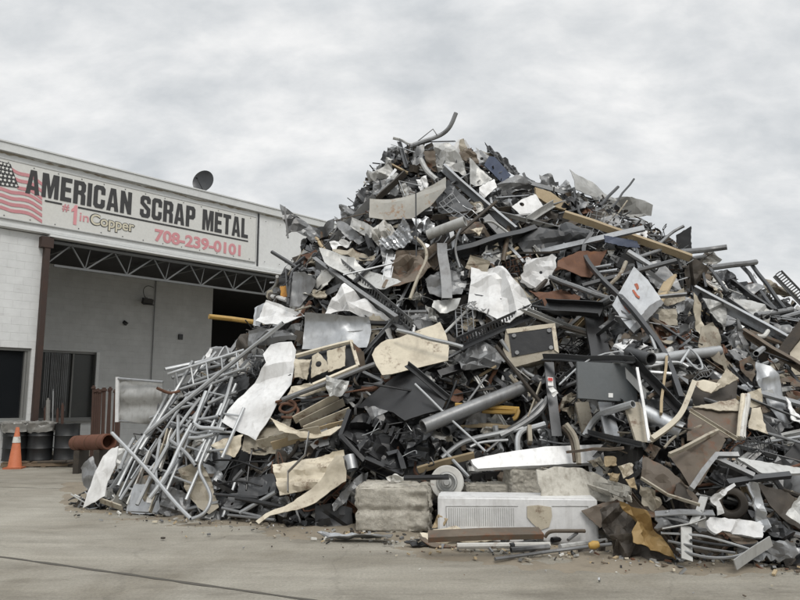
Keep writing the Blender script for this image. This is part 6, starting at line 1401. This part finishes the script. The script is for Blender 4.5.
def mnormal(p):
    e = .15; dx = height(p.x+e, p.y)-height(p.x-e, p.y); dy = height(p.x, p.y+e)-height(p.x, p.y-e)
    n = Vector((-dx, -dy, 2*e)); n.normalize(); return n
NF = 940; made = 0; tries = 0
kinds = {'sheet':0, 'tube':0, 'beam':0, 'strip':0, 'wire':0, 'box':0, 'rack':0}
while made < NF and tries < 9000:
    tries += 1
    best = None
    for _ in range(5):
        px = FR.uniform(95, 850); 
        lo = interp([(a[0], a[1]) for a in RIDGE], px)[0]; hi = interp([(a[0], a[1]) for a in BASE], px)[0]
        py = FR.uniform(lo+3, hi-5)
        if px < 250 and FR.random() < .5: continue
        k = (int(px//26), int(py//26)); c = COV.get(k, 0)+FR.random()*.8+(1.2 if MASK.get((int(px//CELL), int(py//CELL))) else 0)
        if best is None or c < best[0]: best = (c, px, py, k)
    if not best: continue
    _, px, py, key = best
    p = atp(px, py, FR.uniform(-.12, .16)); n = mnormal(p); 
    N = (n+Vector((FR.gauss(0,.45), FR.gauss(0,.45), FR.gauss(0,.4)))).normalized()
    if N.dot((CAM-p).normalized()) < .15: N = (N+(CAM-p).normalized()*.8).normalized()
    u = FR.random(); mb = MB(); U = Vector((0,0,1)).cross(N)
    if U.length < .1: U = Vector((1,0,0))
    U.normalize(); V = N.cross(U)
    far = depth(p)/12
    if u < .50:
        kd = 'sheet'; m = FR.choice(SHM); W = FR.choice((.18,.26,.34,.44,.58,.8))*FR.uniform(.8,1.2)*far; H = W*FR.uniform(.35,1.0)
        rot = FR.uniform(0, pi); cR, sR = cos(rot), sin(rot); nn = FR.choice((4,4,5,6,7)); out = []
        for i in range(nn):
            a = 2*pi*(i+FR.uniform(-.28,.28))/nn+pi/4; x = W*.62*cos(a)*FR.uniform(.75,1.25); y = H*.62*sin(a)*FR.uniform(.75,1.25); out.append((x*cR-y*sR, x*sR+y*cR))
        crn = FR.choice((1,3,6,10)); am = FR.choice((.03,.08,.14,.20))*min(1.3, W*1.6); rl = FR.choice((0,0,.15,.35))*W; rb_ = FR.choice((0,0,0,0,5)); th = FR.choice((.006,.012,.02))
        plate(mb, p, U, V, N, out, th, crn, am*1.2, FR.choice((.003,.003,.005,.014)), rb_, .012, FR.uniform(0,180), rl, [(FR.uniform(-.3,.3)*W, FR.uniform(-.25,.25)*H, W*.07) for _ in range(FR.choice((0,0,1,2)))], FR, 0, 1.15, FR.choice((0,1,2,2)))
        kw = ('ribbed sheet' if rb_ else 'curled sheet' if rl > .2*W else 'crumpled sheet' if am/W > .16 else 'creased sheet' if crn > 2 else 'flat plate'); nm = kw.replace(' ', '_'); cat = 'sheet metal'
        ex = ['small' if W < .38*far else 'large' if W > .62*far else 'mid sized','narrow' if H < W*.5 else 'broad','steeply tilted' if N.z < .35 else 'gently tilted','angular','ragged','thin edged']
    elif u < .68:
        kd = 'tube'; m = FR.choice(TBM); ln = FR.choice((.5,.8,1.1,1.6,2.2))*far; r_ = FR.choice((.009,.012,.016,.022,.028,.04)); a = FR.uniform(0, 2*pi); d = (U*cos(a)+V*sin(a)*.8+N*FR.gauss(0,.16)).normalized()
        pth = [p-d*ln/2, p+d*ln/2]; kb = FR.random()
        if kb < .4:
            q = p+(U*FR.gauss(0,1)+V*FR.gauss(0,1)).normalized()*ln*.16; pth = [pth[0], q, pth[1]]
        if kb < .15: pth = [pth[0], p-d*ln*.2, q, pth[-1]+N*.12]
        for q in pth:
            b_ = behind(q)
            if b_ > .1: q += N*b_*.6
            q.z = max(q.z, .04)
        mb.tube(chaikin(pth, 2), r_, 7, r_ > .03 and kb > .15)
        kw = ('bent ' if kb < .4 else 'straight ')+('rod' if r_ < .02 else 'tube' if r_ < .04 else 'pipe'); nm = kw.replace(' ', '_'); cat = kw.split()[1]
        sl = abs(d.z); ex = ['short' if ln < .7*far else 'long' if ln > 1.5*far else 'mid length','nearly level' if sl < .25 else 'steep' if sl > .65 else 'sloping','slanting right' if d.x*d.z > 0 else 'slanting left','slim','stout','half buried']
    elif u < .785:
        kd = 'beam'; m = FR.choice(TBM); 
        if m == 'bright_tube': m = 'galvanised'
        ln = FR.choice((.5,.8,1.2,1.7))*far; a = FR.uniform(0, 2*pi); d = (U*cos(a)+V*sin(a)*.8+N*FR.gauss(0,.12)).normalized(); kk_ = FR.choice('LLCCBI'); w_ = FR.choice((.05,.07,.1,.14))
        pth = [p-d*ln/2, p+d*ln/2]
        if FR.random() < .25: pth = [pth[0], p+N*ln*.08, pth[1]]
        for q in pth:
            b_ = behind(q)
            if b_ > .1: q += N*b_*.6
            q.z = max(q.z, .06)
        pr = PROF[kk_](w_, w_*(.6 if kk_ != 'B' else .25), .01); an = FR.uniform(0, 2*pi); pr = [(x*cos(an)-y*sin(an), x*sin(an)+y*cos(an)) for x, y in pr]
        mb.sweep(pth, pr, upv=N)
        kw = {'L':'angle iron','C':'channel','B':'flat bar','I':'small beam'}[kk_]; nm = kw.replace(' ', '_'); cat = kw
        sl = abs(d.z); ex = ['short' if ln < .7*far else 'long' if ln > 1.5*far else 'mid length','nearly level' if sl < .25 else 'steep' if sl > .65 else 'sloping','slanting right' if d.x*d.z > 0 else 'slanting left','thin walled','slim','half buried']
    elif u < .825:
        kd = 'box'; m = FR.choice(SHM); sz = FR.uniform(.16,.42)*far; bq = bmesh.new(); bmesh.ops.create_cube(bq, size=1); bmesh.ops.subdivide_edges(bq, edges=bq.edges[:], cuts=5, use_grid_fill=True)
        sx, sy, sq = sz, sz*FR.uniform(.4,.9), sz*FR.uniform(.3,.7); sd = FR.uniform(0,99); A3 = Matrix((U, V, N)).transposed() @ Matrix.Rotation(FR.uniform(0,6), 3, Vector((FR.gauss(0,1),FR.gauss(0,1),FR.gauss(0,1))).normalized())
        if FR.random() < .5: bmesh.ops.delete(bq, geom=[f for f in bq.faces if f.calc_center_median().z > .49], context='FACES')
        for v in bq.verts:
            q = Vector((v.co.x*sx, v.co.y*sy, v.co.z*sq)); k_ = q*4.5/sz*.5; nv = noise.noise_vector(k_+Vector((sd,0,0)))*sz*.22+noise.noise_vector(k_*2.6+Vector((0,sd,0)))*sz*.08; v.co = p+A3 @ (q+nv)
        bq.verts.index_update(); mb.add([v.co.copy() for v in bq.verts], [tuple(v.index for v in f.verts) for f in bq.faces]); bq.free()
        kw = 'crushed box' if sz < .3 else 'crushed casing'; nm = kw.replace(' ', '_'); cat = kw.split()[1]; ex = ['small' if sz < .22 else 'large' if sz > .34 else 'mid sized','flattened' if sy < sz*.55 else 'bulky','dented','buckled','tilted','half buried']
    elif u < .86:
        kd = 'rack'; m = FR.choice(['galvanised','mid_grey','bright_tube','dark_grey','black','rust']); W = FR.uniform(.35,.7)*far; H = W*FR.uniform(.4,.7); rot = FR.uniform(0,pi); A_, B_2 = U*cos(rot)+V*sin(rot), V*cos(rot)-U*sin(rot); sd = FR.uniform(0,99)
        fq = lambda x, y: p+A_*x*W+B_2*y*H+N*(.12*noise.noise(Vector((x*2,y*2,sd)))+.05)
        for i in range(9): mb.tube([fq(i/8-.5, t_/4-.5) for t_ in range(5)], .005, 5)
        for y_ in (-.5,-.17,.17,.5): mb.tube([fq(t_/6-.5, y_) for t_ in range(7)], .008, 5)
        kw = 'bent wire shelf'; nm = 'wire_shelf'; cat = 'shelf'; ex = ['small' if W < .5*far else 'large','twisted','loose','tilted','half buried']
    elif u < .91:
        kd = 'wire'; m = FR.choice(['black']*4+['dark_grey']*3+['rust','bright_tube','mid_grey','brown']); sz = FR.choice((.25,.4,.6))*far; r_ = FR.choice((.006,.008,.011)); sd = FR.uniform(0, 99); pth = []
        for i in range(16):
            t_ = i*.16; pth.append(p+U*noise.noise(Vector((t_*1.5, sd, 0)))*sz*1.6+V*noise.noise(Vector((t_*1.5, 0, sd)))*sz*1.3+N*(noise.noise(Vector((t_*2, sd, 7)))*.15+.06))
        mb.tube(chaikin(pth, 1), r_, 5); kw = 'looped wire' if r_ < .01 else 'curled cable'; nm = kw.replace(' ', '_'); cat = kw.split()[1]
        ex = ['short' if sz < .3*far else 'long' if sz > .5*far else 'mid length','thin','tangled','loose','slack','half buried']
    else:
        kd = 'strip'; m = FR.choice(SHM); ln = FR.choice((.4,.7,1.0))*far; w_ = FR.uniform(.03,.09); a = FR.uniform(0, 2*pi); d = (U*cos(a)+V*sin(a)*.8).normalized(); k_ = 9; sd = FR.uniform(0, 99); e_ = N.cross(d); vs = []; fs = []
        for i in range(k_):
            t_ = i/(k_-1)-.5; q = p+d*ln*t_+N*(noise.noise(Vector((t_*3, sd, 0)))*.22)*ln+e_*noise.noise(Vector((t_*2.5, 0, sd)))*.25*ln; tw = noise.noise(Vector((t_*2, sd, 9)))*2.2; ee = e_*cos(tw)+N*sin(tw); nn2 = N*cos(tw)-e_*sin(tw)
            vs += [q+ee*w_/2, q-ee*w_/2, q-ee*w_/2-nn2*.006, q+ee*w_/2-nn2*.006]
        for i in range(k_-1):
            for j in range(4): fs.append((4*i+j, 4*i+(j+1)%4, 4*i+4+(j+1)%4, 4*i+4+j))
        fs += [(3,2,1,0), (4*k_-4,4*k_-3,4*k_-2,4*k_-1)]; mb.add(vs, fs)
        kw = 'twisted strip'; nm = 'twisted_strip'; cat = 'strip'; sl = abs(d.z); ex = ['short' if ln < .6 else 'long','nearly level' if sl < .25 else 'steep' if sl > .65 else 'sloping','slanting right' if d.x*d.z > 0 else 'slanting left','thin','wavy','half buried']
    if not mb.v or kinds[kd] >= 420: continue
    # never in front of a hand-placed piece
    mv = 0; tot = 0; hid = 0; out_sil = 0; cells = set()
    step = max(1, len(mb.v)//60)
    for v in mb.v[::step]:
        s = proj(v)
        if not s: continue
        tot += 1; kx = (int(s[0]//CELL), int(s[1]//CELL)); hd = MASK.get(kx); cells.add(kx)
        if hd: 
            hid += 1; mv = max(mv, hd-depth(v))
    lo_ok = True
    for v in mb.v[::step]:
        s = proj(v)
        if s and s[1] < interp([(a[0], a[1]) for a in RIDGE], s[0])[0]-((14 if s[1] > 200 else 6) if s[0] > 250 else 4): lo_ok = False
        if v.y < interp(BT_T, v.x/v.y)[0]-.25: lo_ok = False
    if not lo_ok or hid > .75*tot: continue
    if mv > 0 and hid > .04*tot:
        if mv > .55: continue
        dd = (p-CAM).normalized()*(mv+.04); mb.v = [v+dd for v in mb.v]
    for v in mb.v:
        if v.z < .006: v.z = .006
    lab = auto_label(kw, m, px, py, ex)
    if lab is None: continue
    o = mb.build(nm, m, smooth=(kd != 'beam'), ang=(14 if kd == 'box' else 12 if kd == 'sheet' and not rb_ and rl < .2*W else 38)); tag(o, lab, cat)
    COV[key] = COV.get(key, 0)+1; kinds[kd] += 1; made += 1
print('filler', made, kinds, 'objects', len(bpy.data.objects))
for o in bpy.data.objects:
    for k in ('_o', '_n'):
        if k in o: del o[k]
